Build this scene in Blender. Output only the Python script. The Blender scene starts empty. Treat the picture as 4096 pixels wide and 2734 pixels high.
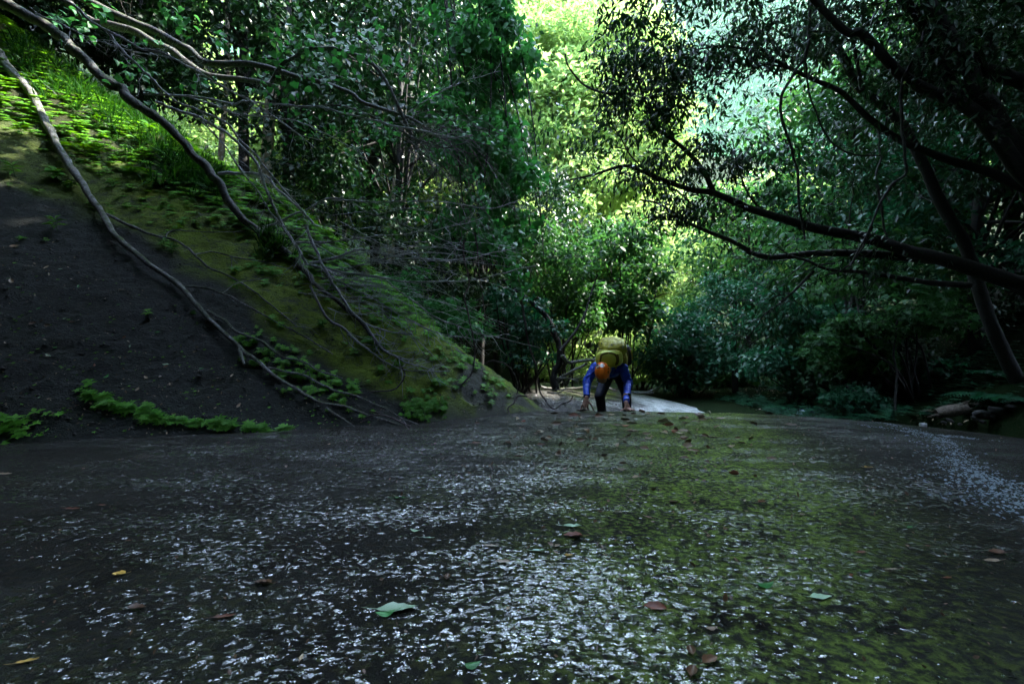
import bpy, math
import numpy as np
from mathutils import Vector

rng = np.random.default_rng(7)
S = bpy.context.scene
COL = S.collection

# ---------------------------------------------------------------- camera, world, sun, exposure
cam = bpy.data.cameras.new("camera")
cam.sensor_width = 36.0
cam.lens = 16.0
cam.clip_start = 0.02
cam.clip_end = 1500.0
cam.dof.use_dof = True
cam.dof.focus_distance = 5.6
cam.dof.aperture_fstop = 9.0
camo = bpy.data.objects.new("camera", cam)
camo.location = (0, 0, 0)
camo.rotation_euler = (math.radians(90), 0, 0)
COL.objects.link(camo)
S.camera = camo

SUN = np.array([0.60, 0.20, 0.75]); SUN /= np.linalg.norm(SUN)
EL = math.asin(SUN[2]); AZ = math.atan2(SUN[0], SUN[1])
world = bpy.data.worlds.new("World")
S.world = world
world.use_nodes = True
wn = world.node_tree.nodes
sky = wn.new("ShaderNodeTexSky")
sky.sky_type = 'NISHITA'
sky.sun_disc = False
sky.sun_elevation = EL
sky.sun_rotation = AZ
sky.altitude = 600
sky.air_density = 1.0
sky.dust_density = 2.2
sky.ozone_density = 1.5
# unseen bright cloud added to the sky to strengthen the slab's reflections
def wnode(t, **k):
    n = wn.new("ShaderNode" + t)
    for a, v in k.items(): setattr(n, a, v)
    return n
wl = world.node_tree.links
wtc = wnode("TexCoord"); wsep = wnode("SeparateXYZ"); wl.new(wtc.outputs["Generated"], wsep.inputs[0])
zc = wnode("Math", operation='MAXIMUM'); zc.inputs[1].default_value = .08; wl.new(wsep.outputs[2], zc.inputs[0])
dv = wnode("VectorMath", operation='DIVIDE'); cmb = wnode("CombineXYZ")
for i in range(3): wl.new(zc.outputs[0], cmb.inputs[i])
wl.new(wtc.outputs["Generated"], dv.inputs[0]); wl.new(cmb.outputs[0], dv.inputs[1])
cn = wnode("TexNoise"); cn.inputs["Scale"].default_value = 1.3; cn.inputs["Detail"].default_value = 6; cn.inputs["Roughness"].default_value = .6
wl.new(dv.outputs[0], cn.inputs["Vector"])
cr = wnode("ValToRGB"); cr.color_ramp.elements[0].position = .34; cr.color_ramp.elements[1].position = .5; wl.new(cn.outputs[0], cr.inputs[0])
cm = wnode("Mix", data_type='RGBA'); wl.new(cr.outputs[0], cm.inputs[0]); wl.new(sky.outputs[0], cm.inputs[6]); cm.inputs[7].default_value = (12.5, 16.5, 23, 1)
wl.new(cm.outputs[2], wn["Background"].inputs[0])
wn["Background"].inputs[1].default_value = 0.15

sun = bpy.data.lights.new("sun", 'SUN')
sun.energy = 5.0
sun.angle = math.radians(0.5)
sun.color = (1.0, 0.95, 0.86)
suno = bpy.data.objects.new("sun", sun)
suno.rotation_euler = Vector(SUN).to_track_quat('Z', 'Y').to_euler()
suno.location = (30, 20, 40)
COL.objects.link(suno)

S.view_settings.view_transform = 'Standard'
S.view_settings.look = 'None'
S.view_settings.gamma = 1.0
S.view_settings.use_curve_mapping = False
S.view_settings.exposure = 2.82
S.render.engine = 'CYCLES'
S.cycles.use_denoising = True
S.cycles.max_bounces = 6
S.cycles.diffuse_bounces = 3
S.cycles.glossy_bounces = 2
S.cycles.transmission_bounces = 2
S.cycles.caustics_reflective = False
S.cycles.caustics_refractive = False
S.cycles.sample_clamp_indirect = 4.0

F = 1820.0                     # focal length in pixels of the 4096 wide photograph
def at(px, py, Y):
    return np.array([(px - 2048) / F * Y, Y, -(py - 1367) / F * Y])

# ---------------------------------------------------------------- noise
def _hash(ix, iy, iz, seed):
    h = (ix * 374761393 + iy * 668265263 + iz * 2147483647 + seed * 1274126177) & 0xFFFFFFFF
    h = ((h ^ (h >> 13)) * 1274126177) & 0xFFFFFFFF
    h = ((h ^ (h >> 16)) * 2246822519) & 0xFFFFFFFF
    return ((h ^ (h >> 15)) & 0xFFFFFF) / float(0xFFFFFF)

def vnoise(p, seed=0):
    p = np.asarray(p, dtype=float)
    i = np.floor(p).astype(np.int64); f = p - i
    f = f * f * (3 - 2 * f)
    r = 0
    for dx in (0, 1):
        wx = f[..., 0] if dx else 1 - f[..., 0]
        for dy in (0, 1):
            wy = f[..., 1] if dy else 1 - f[..., 1]
            for dz in (0, 1):
                wz = f[..., 2] if dz else 1 - f[..., 2]
                r = r + wx * wy * wz * _hash(i[..., 0] + dx, i[..., 1] + dy, i[..., 2] + dz, seed)
    return r * 2 - 1

def fbm(p, octaves=4, seed=0, gain=.5):
    p = np.asarray(p, dtype=float)
    a = 1.0; r = 0; s = 0
    for o in range(octaves):
        r = r + a * vnoise(p, seed + o * 17); s += a
        p = p * 2.03 + 11.7; a *= gain
    return r / s

def xy(x, y, sc=1.0, z=0.0):
    x, y = np.broadcast_arrays(np.asarray(x, float), np.asarray(y, float))
    return np.stack([x * sc, y * sc, np.full(x.shape, float(z))], -1)

def sstep(a, b, x):
    t = np.clip((x - a) / (b - a), 0, 1)
    return t * t * (3 - 2 * t)

# ---------------------------------------------------------------- mesh building
def link(name, me, mat=None, parent=None):
    o = bpy.data.objects.new(name, me)
    COL.objects.link(o)
    if mat is not None and me is not None and len(me.materials) == 0:
        me.materials.append(mat)
    if parent is not None:
        o.parent = parent
    return o

class Buf:
    """collects geometry and links it as ONE mesh object"""
    def __init__(s):
        s.v = []; s.q = []; s.t = []; s.tq = []; s.tt = []; s.n = 0
    def add(s, v, quads=None, tris=None, tone=0.5):
        v = np.asarray(v, float).reshape(-1, 3)
        if quads is not None and len(quads):
            q = np.asarray(quads, np.int64) + s.n
            s.q.append(q); s.tq.append(np.broadcast_to(np.asarray(tone, float), (len(q),)) if np.ndim(tone) == 0 or len(tone) == len(q) else np.full(len(q), .5))
        if tris is not None and len(tris):
            t = np.asarray(tris, np.int64) + s.n
            s.t.append(t); s.tt.append(np.broadcast_to(np.asarray(tone, float), (len(t),)) if np.ndim(tone) == 0 or len(tone) == len(t) else np.full(len(t), .5))
        s.v.append(v); s.n += len(v)
        return s
    def mesh(s, name, smooth=True, origin=None):
        V = np.concatenate(s.v) if s.v else np.zeros((0, 3))
        if origin is not None:
            V = V - np.asarray(origin)
        Q = np.concatenate(s.q) if s.q else np.zeros((0, 4), int)
        T = np.concatenate(s.t) if s.t else np.zeros((0, 3), int)
        me = bpy.data.meshes.new(name)
        me.vertices.add(len(V)); me.vertices.foreach_set("co", V.astype(np.float32).ravel())
        nl = Q.size + T.size
        me.loops.add(nl)
        me.loops.foreach_set("vertex_index", np.concatenate([Q.ravel(), T.ravel()]).astype(np.int32))
        me.polygons.add(len(Q) + len(T))
        st = np.concatenate([np.arange(len(Q)) * 4, Q.size + np.arange(len(T)) * 3]).astype(np.int32)
        me.polygons.foreach_set("loop_start", st)
        tone = np.concatenate((s.tq or [np.zeros(0)]) + (s.tt or [np.zeros(0)])).astype(np.float32)
        a = me.attributes.new("tone", 'FLOAT', 'FACE'); a.data.foreach_set("value", tone)
        me.update(calc_edges=True)
        if smooth:
            me.polygons.foreach_set("use_smooth", np.ones(len(me.polygons), bool))
        return me
    def build(s, name, mat, parent=None, smooth=True, origin=None):
        if origin is None and parent is not None:
            origin = world_loc(parent)
        o = link(name, s.mesh(name, smooth, origin), mat, parent)
        if name in ("twigs", "stems"): o['kind'] = 'stuff'
        return o

def world_loc(o):
    p = np.zeros(3)
    while o is not None:
        p = p + np.array(o.location); o = o.parent
    return p

def tag(o, label=None, cat=None, group=None, kind=None):
    if label: o['label'] = label
    if cat: o['category'] = cat
    if group: o['group'] = group
    if kind: o['kind'] = kind
    return o

def thing(name, label, cat, loc=(0, 0, 0), group=None):
    o = bpy.data.objects.new(name, None)
    o.empty_display_size = .1
    COL.objects.link(o)
    o.location = [float(c) for c in loc]
    return tag(o, label, cat, group)

def copy_tree(o, parent=None):
    c = o.copy(); COL.objects.link(c); c.parent = parent
    for ch in list(o.children):
        copy_tree(ch, c)
    return c

def set_attr(me, name, val):
    a = me.attributes.new(name, 'FLOAT', 'POINT')
    a.data.foreach_set("value", np.asarray(val, np.float32).ravel())

def grid_faces(nu, nv, wrap=False):
    i = np.arange(nu - 1)[:, None]; 
    m = nv if wrap else nv - 1
    j = np.arange(m)[None, :]
    a = i * nv + j; b = i * nv + (j + 1) % nv
    c = (i + 1) * nv + (j + 1) % nv; d = (i + 1) * nv + j
    return np.stack([a + 0 * j, b + 0 * j, c, d], -1).reshape(-1, 4)

def smooth_path(P, R, n=6):
    """catmull-rom through the points, radii interpolated"""
    P = np.asarray(P, float); R = np.asarray(R, float)
    if len(P) < 3:
        t = np.linspace(0, 1, n + 1)[:, None]
        return P[0] * (1 - t) + P[-1] * t, R[0] + (R[-1] - R[0]) * t[:, 0]
    Q = np.vstack([2 * P[0] - P[1], P, 2 * P[-1] - P[-2]])
    out = []; rr = []
    for i in range(len(P) - 1):
        p0, p1, p2, p3 = Q[i:i + 4]
        for k in range(n):
            t = k / n
            out.append(.5 * ((2 * p1) + (-p0 + p2) * t + (2 * p0 - 5 * p1 + 4 * p2 - p3) * t * t + (-p0 + 3 * p1 - 3 * p2 + p3) * t ** 3))
            rr.append(R[i] * (1 - t) + R[i + 1] * t)
    out.append(P[-1]); rr.append(R[-1])
    return np.array(out), np.array(rr)

def tube(buf, P, R, seg=6, rough=0.0, seed=0, tone=.5, cap=True):
    P = np.asarray(P, float); R = np.asarray(R, float)
    n = len(P)
    T = np.gradient(P, axis=0); T /= np.linalg.norm(T, axis=1, keepdims=True) + 1e-9
    up = np.array([0, 0, 1.0]) if abs(T[0][2]) < .9 else np.array([1.0, 0, 0])
    U = np.zeros_like(P)
    u = np.cross(T[0], up); u /= np.linalg.norm(u)
    for i in range(n):
        u = u - T[i] * np.dot(u, T[i]); u /= np.linalg.norm(u) + 1e-9
        U[i] = u
    W = np.cross(T, U)
    a = np.arange(seg) / seg * 2 * np.pi
    ring = U[:, None, :] * np.cos(a)[None, :, None] + W[:, None, :] * np.sin(a)[None, :, None]
    rad = R[:, None] * np.ones(seg)[None]
    if rough:
        q = (P[:, None, :] + ring * R[:, None, None]) / (np.mean(R) * 2.2)
        rad = rad * (1 + rough * fbm(q, 3, seed))
    V = P[:, None, :] + ring * rad[..., None]
    V = V.reshape(-1, 3)
    Fq = grid_faces(n, seg, True)
    buf.add(V, quads=Fq, tone=tone)
    if cap:
        base = buf.n - len(V)
        for row, fl in ((0, True), (n - 1, False)):
            c = np.array([P[row] + T[row] * (0.3 * R[row]) * (-1 if fl else 1)])
            idx = base + row * seg + np.arange(seg)
            nx = np.roll(idx, -1)
            ci = buf.n
            buf.v.append(c); buf.n += 1
            tr = np.stack([idx, nx, np.full(seg, ci)], -1)
            if not fl: tr = tr[:, ::-1]
            buf.t.append(tr); buf.tt.append(np.full(seg, float(tone)))

# leaf outlines: x across, y along, z out of the blade
def _leaf(pts, tris):
    return np.array(pts, float), np.array(tris)
OVAL = _leaf([(0, 0, 0), (-.27, .42, .05), (0, 1, -.05), (.27, .42, .05)], [(0, 2, 1), (0, 3, 2)])
NARROW = _leaf([(0, 0, 0), (-.15, .4, .03), (0, 1, -.1), (.15, .4, .03)], [(0, 2, 1), (0, 3, 2)])
BLADE = _leaf([(0, 0, 0), (-.03, .45, .0), (.03, .45, 0), (0, 1, -.25)], [(0, 2, 1), (1, 2, 3)])
HEART = _leaf([(0, .08, -.02), (-.3, -.02, .03), (-.46, .28, .05), (-.3, .68, 0), (0, 1.08, -.1), (.3, .68, 0), (.46, .28, .05), (.3, -.02, .03), (0, .5, -.04)],
              [(0, 8, 1), (1, 8, 2), (2, 8, 3), (3, 8, 4), (4, 8, 5), (5, 8, 6), (6, 8, 7), (7, 8, 0)])
LOBED = _leaf([(0, 0, 0), (-.16, .34, .03), (0, 1, -.1), (.16, .34, .03), (-.62, .62, -.05), (-.3, .16, .0), (.62, .62, -.05), (.3, .16, 0)],
              [(0, 2, 1), (0, 3, 2), (0, 1, 4), (0, 4, 5), (0, 6, 3), (0, 7, 6)])
HEX = _leaf([(0, 0, 0), (-.24, .25, .04), (-.26, .6, .03), (0, 1, -.08), (.26, .6, .03), (.24, .25, .04), (0, .45, -.02)],
            [(0, 6, 1), (1, 6, 2), (2, 6, 3), (3, 6, 4), (4, 6, 5), (5, 6, 0)])

def unit(v):
    return v / (np.linalg.norm(v, axis=-1, keepdims=True) + 1e-9)

def leaves(buf, tmpl, pos, axis, normal, size, tone):
    pts, tris = tmpl
    pos = np.asarray(pos); N = len(pos)
    if N == 0: return
    Y = unit(axis); Z = normal - Y * np.sum(normal * Y, -1, keepdims=True); Z = unit(Z)
    X = np.cross(Y, Z)
    size = np.broadcast_to(np.asarray(size, float), (N,))[:, None, None]
    M = (X[:, None, :] * pts[None, :, 0:1] + Y[:, None, :] * pts[None, :, 1:2] + Z[:, None, :] * pts[None, :, 2:3]) * size + pos[:, None, :]
    k = len(pts)
    Fi = (np.arange(N)[:, None, None] * k + tris[None]).reshape(-1, 3)
    tone = np.broadcast_to(np.asarray(tone, float), (N,))
    buf.add(M.reshape(-1, 3), tris=Fi, tone=np.repeat(tone, len(tris)))

def rnd(n, k=3):
    return rng.normal(size=(n, k))

def clump(buf, tmpl, c, r, n, size, up=.8, droop=.3, tone=None, gap=None, hollow=.45):
    """one leaf clump: an uneven ellipsoid of separate leaves"""
    d = unit(rnd(n))
    rad = (hollow + (1 - hollow) * rng.random(n) ** .6)[:, None]
    rad = rad * (1 + .35 * vnoise(d * 2.2 + np.asarray(c) * 1.7, 3))[:, None]
    p = np.asarray(c) + d * rad * np.asarray(r)
    if gap is not None:
        keep = gap(p); p = p[keep]; d = d[keep]; n = len(p)
        if n == 0: return
    nrm = d * .6 + rnd(n) * .45 + np.array([0, 0, up])
    ax = d * .5 + rnd(n) * .6 + np.array([0, 0, -droop])
    t0 = rng.random() if tone is None else tone
    leaves(buf, tmpl, p, ax, nrm, size * (.7 + .6 * rng.random(n)), np.clip(t0 * .6 + .4 * rng.random(n), 0, 1))
# ---------------------------------------------------------------- materials
class NT:
    def __init__(s, name):
        s.m = bpy.data.materials.new(name); s.m.use_nodes = True
        s.t = s.m.node_tree; s.t.nodes.clear()
        s.out = s.t.nodes.new("ShaderNodeOutputMaterial")
    def n(s, typ, ins=None, **kw):
        nd = s.t.nodes.new("ShaderNode" + typ)
        for k, v in kw.items(): setattr(nd, k, v)
        for k, v in (ins or {}).items():
            if isinstance(v, bpy.types.NodeSocket): s.t.links.new(v, nd.inputs[k])
            else: nd.inputs[k].default_value = v
        return nd
    def surf(s, sock): s.t.links.new(sock, s.out.inputs[0]); return s.m
    def ramp(s, fac, stops, interp='LINEAR'):
        r = s.n("ValToRGB", {0: fac}); r.color_ramp.interpolation = interp
        e = r.color_ramp.elements
        while len(e) < len(stops): e.new(.5)
        for el, (p, c) in zip(e, stops):
            el.position = p; el.color = (*c, 1) if len(c) == 3 else c
        return r.outputs[0]
    def mix(s, fac, a, b):
        nd = s.n("Mix", data_type='RGBA')
        for k, v in ((0, fac), (6, a), (7, b)):
            if isinstance(v, bpy.types.NodeSocket): s.t.links.new(v, nd.inputs[k])
            else: nd.inputs[k].default_value = v if k == 0 else (*v, 1)
        return nd.outputs[2]
    def math(s, op, a, b=0.0, clamp=False):
        nd = s.n("Math", {0: a, 1: b}, operation=op); nd.use_clamp = clamp
        return nd.outputs[0]
    def coord(s, scale=(1, 1, 1), rot=(0, 0, 0)):
        tc = s.n("TexCoord"); mp = s.n("Mapping", {0: tc.outputs["Object"], "Scale": scale, "Rotation": rot})
        return mp.outputs[0]
    def noise(s, vec, scale, detail=4, rough=.55, dist=0.0):
        return s.n("TexNoise", {"Vector": vec, "Scale": scale, "Detail": detail, "Roughness": rough, "Distortion": dist}).outputs[0]
    def attr(s, name):
        return s.n("Attribute", attribute_name=name).outputs["Fac"]

def leaf_mat(name, dark, light, trans=.35, rough=.5, spec=.22, yellow=None, hue=.475, sat=1.15):
    t = NT(name)
    tone = t.attr("tone")
    oi = t.n("ObjectInfo").outputs["Random"]
    tt = t.math('ADD', t.math('MULTIPLY', tone, .85), t.math('MULTIPLY', oi, .15))
    stops = [(0, dark), (1, light)]
    if yellow: stops = [(0, dark), (.8, light), (1, yellow)]
    c = t.ramp(tt, stops)
    ns = t.noise(t.coord(), 60, 2)
    c = t.mix(t.math('MULTIPLY', ns, .45), c, tuple(x * .45 for x in dark))
    p = t.n("BsdfPrincipled", {"Base Color": c, "Roughness": rough, "Specular IOR Level": spec})
    warm = t.n("HueSaturation", {"Hue": hue, "Saturation": sat, "Value": 1.5, "Color": c}).outputs[0]
    tr = t.n("BsdfTranslucent", {0: warm})
    return t.surf(t.n("MixShader", {0: trans, 1: p.outputs[0], 2: tr.outputs[0]}).outputs[0])

M = {}
M['leaf_lit'] = leaf_mat("leaf_sunlit_pale", (.14, .28, .06), (.32, .46, .14), .52, .55, .2, (.42, .5, .18), hue=.485, sat=1.0)  # paler than real leaves: the sunlit gap's overexposure is put into the colour
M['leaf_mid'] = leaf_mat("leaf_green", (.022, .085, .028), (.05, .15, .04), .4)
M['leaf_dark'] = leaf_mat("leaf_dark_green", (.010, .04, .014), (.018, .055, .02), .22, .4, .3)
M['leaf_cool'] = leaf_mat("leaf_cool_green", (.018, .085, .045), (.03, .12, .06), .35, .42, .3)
M['leaf_vine'] = leaf_mat("leaf_linden", (.035, .15, .05), (.08, .27, .09), .38, .45, .25)
M['leaf_herb'] = leaf_mat("leaf_herb", (.03, .12, .015), (.08, .25, .025), .4, .5, .2)
M['leaf_fresh'] = leaf_mat("leaf_fresh_herb", (.07, .24, .03), (.17, .42, .07), .45, .5, .2)
M['grass'] = leaf_mat("grass_blade", (.012, .06, .012), (.03, .12, .02), .3)
M['far'] = leaf_mat("far_canopy", (.03, .085, .04), (.07, .15, .065), .3, .6, .2)

def bark_mat(name, c1, c2, lichen=None, lmin=.6, scale=8, moss=None):
    t = NT(name)
    v = t.coord()
    n1 = t.noise(v, scale, 5, .6); n2 = t.noise(v, scale * 5, 5, .6, .4)
    c = t.mix(t.ramp(n2, [(.35, (0, 0, 0)), (.65, (1, 1, 1))]), c1, c2)
    if lichen:
        c = t.mix(t.ramp(t.noise(v, scale * 2.2, 5, .65, .6), [(lmin, (0, 0, 0)), (lmin + .05, (1, 1, 1))]), c, lichen)
    if moss:
        geo = t.n("NewGeometry").outputs["Normal"]
        nz = t.n("SeparateXYZ", {0: geo}).outputs[2]
        f = t.math('MULTIPLY', t.ramp(nz, [(.45, (0, 0, 0)), (.8, (1, 1, 1))]), t.ramp(n1, [(.42, (0, 0, 0)), (.56, (1, 1, 1))]))
        c = t.mix(f, c, moss)
    b = t.n("Bump", {"Height": n2, "Strength": .7, "Distance": .012})
    p = t.n("BsdfPrincipled", {"Base Color": c, "Roughness": .75, "Specular IOR Level": .3, "Normal": b.outputs[0]})
    return t.surf(p.outputs[0])
M['bark_silver'] = bark_mat("bark_silver", (.09, .085, .08), (.26, .26, .255), (.34, .36, .36), .58, 9, (.04, .06, .012))
M['bark_grey'] = bark_mat("bark_grey", (.045, .04, .038), (.14, .135, .13), (.13, .2, .17), .6, 8, (.03, .05, .01))
M['bark_dark'] = bark_mat("bark_dark", (.012, .011, .010), (.03, .028, .025), None, .6, 8)
M['bark_twig'] = bark_mat("bark_twig", (.2, .19, .19), (.46, .46, .48), None, .6, 14)
M['bark_bramble'] = bark_mat("bark_bramble", (.06, .045, .045), (.15, .125, .13), None, .6, 14)
M['bark_sunlit'] = bark_mat("bark_sunlit", (.3, .22, .16), (.5, .4, .32), (.62, .58, .52), .55, 3)  # sunlight on the left trunks, put into the bark colour
M['log'] = bark_mat("log_wood", (.07, .055, .04), (.18, .15, .12), None, .6, 6)

def rock_wet():
    t = NT("wet_rock")
    v = t.coord()
    moss = t.attr("moss"); sheet = t.attr("sheet"); pale_glare = t.attr("pale_glare")
    vs = t.coord((1.0, 1.9, 1.0), (0, 0, math.radians(14)))       # ripples drawn out by the running water
    n0 = t.noise(v, 1.1, 5, .6); n1 = t.noise(v, 6, 6, .65); n2 = t.noise(v, 45, 5, .65)
    base = t.mix(t.ramp(n1, [(.3, (0, 0, 0)), (.7, (1, 1, 1))]), (.006, .0055, .004), (.024, .024, .021))
    base = t.mix(t.ramp(n2, [(.5, (0, 0, 0)), (.62, (1, 1, 1))]), base, (.022, .018, .012))
    mg = t.mix(t.ramp(n2, [(.38, (0, 0, 0)), (.6, (1, 1, 1))]), (.02, .040, .010), (.18, .26, .045))
    mf = t.math('MULTIPLY', moss, t.ramp(t.math('ADD', t.math('MULTIPLY', n1, .35), t.math('MULTIPLY', n2, .65)), [(.44, (0, 0, 0)), (.56, (1, 1, 1))]), True)
    col = t.mix(mf, base, mg)
    col = t.mix(pale_glare, col, t.mix(t.ramp(t.math('ADD', t.math('MULTIPLY', n1, .5), t.math('MULTIPLY', n2, .5)), [(.4, (0, 0, 0)), (.56, (1, 1, 1))]), (.16, .18, .15), (.62, .64, .62)))  # bright reflection on the lower slab, put into a pale rock colour
    # chipped facets: every little cell of the rock film tilts its own way
    def facets(scale, amp, seedv):
        mp = t.n("Mapping", {0: v, "Location": seedv, "Scale": (scale, scale, scale)}).outputs[0]
        wob = t.n("TexNoise", {"Vector": mp, "Scale": 1.3, "Detail": 2}).outputs["Color"]
        wv = t.n("VectorMath", {0: wob, 1: (.5, .5, .5)}, operation='SUBTRACT').outputs[0]
        wv = t.n("VectorMath", {0: wv, 3: 1.1}, operation='SCALE').outputs[0]
        mv = t.n("VectorMath", {0: mp, 1: wv}, operation='ADD').outputs[0]
        vo = t.n("TexVoronoi", {"Vector": mv, "Scale": 1.0})
        d = t.n("VectorMath", {0: mv, 1: vo.outputs["Position"]}, operation='SUBTRACT').outputs[0]
        c = t.n("VectorMath", {0: vo.outputs["Color"], 1: (.5, .5, .5)}, operation='SUBTRACT').outputs[0]
        return t.math('MULTIPLY', t.n("VectorMath", {0: d, 1: c}, operation='DOT_PRODUCT').outputs["Value"], amp / scale)
    r1 = t.noise(vs, 9, 3, .55, .4)
    h = t.math('ADD', facets(62, .55, (0, 0, 0)), t.math('ADD', t.math('MULTIPLY', r1, .012), t.math('MULTIPLY', t.noise(vs, 32, 3, .6, .4), .006)))
    b = t.n("Bump", {"Height": h, "Strength": 1.0, "Distance": 1.0})
    br = t.n("Bump", {"Height": t.math('ADD', r1, n2), "Strength": .8, "Distance": .03})
    # water stands in little flat patches between matte grains
    big = t.noise(t.coord((.7, 1.6, 1), (0, 0, math.radians(14))), 1.9, 4, .62)
    vp = t.coord((1.0, 1.5, 1.0), (0, 0, math.radians(14)))
    pn = t.math('ADD', t.noise(vp, 46, 3, .6, .3), t.math('MULTIPLY', t.math('SUBTRACT', big, .5), .75))
    patch = t.ramp(pn, [(.535, (0, 0, 0)), (.56, (1, 1, 1))])
    film = t.math('MAXIMUM', patch, t.math('MULTIPLY', sheet, .27))
    film = t.math('MULTIPLY', film, t.math('MULTIPLY', t.math('SUBTRACT', 1.0, t.math('MULTIPLY', mf, .55)), t.math('SUBTRACT', 1.0, t.math('MULTIPLY', pale_glare, .55))), True)
    crough = t.math('ADD', .06, t.math('MULTIPLY', sheet, .12))
    p = t.n("BsdfPrincipled", {"Base Color": col, "Roughness": .9, "Specular IOR Level": .08, "Normal": br.outputs[0], "Coat Weight": film, "Coat Roughness": crough, "Coat IOR": 2.6, "Coat Normal": b.outputs[0]})
    return t.surf(p.outputs[0])
M['slab'] = rock_wet()

def bank_rock():
    t = NT("dark_bank_rock")
    v = t.coord(); moss = t.attr("moss"); duff = t.attr("duff")
    vs = t.coord((1, 1, 2.0), (0, math.radians(20), math.radians(15)))
    n1 = t.noise(v, 5, 6, .65); n2 = t.noise(vs, 17, 7, .72, 1.4); n3 = t.noise(v, 90, 4, .7)
    base = t.mix(t.ramp(n2, [(.35, (0, 0, 0)), (.65, (1, 1, 1))]), (.004, .006, .005), (.042, .050, .046))
    base = t.mix(t.ramp(n1, [(.5, (0, 0, 0)), (.7, (.7, .7, .7))]), base, (.03, .034, .02))
    f = t.math('MULTIPLY', moss, t.ramp(t.math('ADD', t.math('MULTIPLY', n1, .55), t.math('MULTIPLY', n2, .45)), [(.36, (0, 0, 0)), (.52, (1, 1, 1))]), True)
    mg = t.mix(t.ramp(n3, [(.3, (0, 0, 0)), (.7, (1, 1, 1))]), (.10, .16, .015), (.27, .38, .04))
    col = t.mix(duff, base, t.mix(n2, (.012, .011, .008), (.03, .025, .016)))
    col = t.mix(f, col, mg)
    h = t.math('ADD', t.math('ADD', t.math('MULTIPLY', n2, .8), t.math('MULTIPLY', n3, .22)), t.math('MULTIPLY', f, .35))
    b = t.n("Bump", {"Height": h, "Strength": 1.0, "Distance": .09})
    ro = t.math('ADD', .5, t.math('MULTIPLY', f, .4))
    p = t.n("BsdfPrincipled", {"Base Color": col, "Roughness": ro, "Specular IOR Level": .25, "Normal": b.outputs[0]})
    return t.surf(p.outputs[0])
M['bank'] = bank_rock()

def floor_mat():
    t = NT("forest_soil")
    v = t.coord(); n1 = t.noise(v, 1.5, 5); n2 = t.noise(v, 30, 5, .7)
    c = t.mix(n1, (.008, .010, .005), (.012, .03, .008)); c = t.mix(t.ramp(n2, [(.55, (0, 0, 0)), (.7, (1, 1, 1))]), c, (.035, .03, .016))
    b = t.n("Bump", {"Height": n2, "Strength": .8, "Distance": .05})
    return t.surf(t.n("BsdfPrincipled", {"Base Color": c, "Roughness": .95, "Specular IOR Level": .05, "Normal": b.outputs[0]}).outputs[0])
M['floor'] = floor_mat()

def foam_mat():
    t = NT("white_water")
    n = t.noise(t.coord((1, 1, 1)), 40, 5, .7)
    c = t.mix(n, (.035, .06, .075), (.3, .36, .4))
    b = t.n("Bump", {"Height": n, "Strength": .8, "Distance": .02})
    return t.surf(t.n("BsdfPrincipled", {"Base Color": c, "Roughness": .25, "Normal": b.outputs[0]}).outputs[0])
M['foam'] = foam_mat()

def plain(name, col, rough=.6, var=.35, scale=14, bump=.2, dist=.004, spec=.4, col2=None):
    t = NT(name); v = t.coord(); n = t.noise(v, scale, 5, .6); n2 = t.noise(v, scale * 6, 3)
    c2 = col2 or tuple(x * (1 - var) for x in col)
    c = t.mix(t.ramp(n, [(.35, (0, 0, 0)), (.65, (1, 1, 1))]), c2, col)
    b = t.n("Bump", {"Height": t.math('ADD', n, t.math('MULTIPLY', n2, .4)), "Strength": bump, "Distance": dist})
    return t.surf(t.n("BsdfPrincipled", {"Base Color": c, "Roughness": rough, "Specular IOR Level": spec, "Normal": b.outputs[0]}).outputs[0])
M['stone'] = plain("grey_stone", (.06, .058, .055), .7, .5, 12, .8, .02)
M['stone_white'] = plain("white_stone", (.55, .56, .57), .6, .3, 12, .6, .02)
M['jacket'] = plain("blue_fabric", (.015, .07, .55), .55, .35, 9, .7, .01, .3)
M['trousers'] = plain("navy_fabric", (.006, .009, .03), .7, .4, 9, .5, .008)
M['skin'] = plain("skin", (.42, .22, .16), .5, .2, 30, .3, .003)
M['hair'] = plain("black_hair", (.012, .01, .009), .5, .3, 60, .6, .003)
M['pack'] = plain("olive_yellow_fabric", (.42, .38, .03), .65, .5, 9, 1.0, .02)
M['pack_light'] = plain("lime_yellow_fabric", (.58, .62, .08), .6, .2, 9, .5, .006)
M['pack_dark'] = plain("dark_webbing", (.02, .018, .01), .7, .3, 20, .3)
M['pack_trim'] = plain("ochre_webbing", (.17, .14, .015), .7, .3, 20, .3)
M['helmet'] = plain("orange_shell", (.95, .19, .010), .3, .12, 8, .08, .002, .5)
M['black'] = plain("black_plastic", (.01, .01, .01), .4, .2, 20, .1)
M['white'] = plain("white_sticker", (.72, .74, .76), .5, .25, 55, .2)
M['grey_loop'] = plain("grey_webbing", (.18, .2, .24), .6, .3, 30, .3)
M['orange'] = plain("amber_plastic", (.75, .38, .04), .4, .2, 20, .1)

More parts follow.
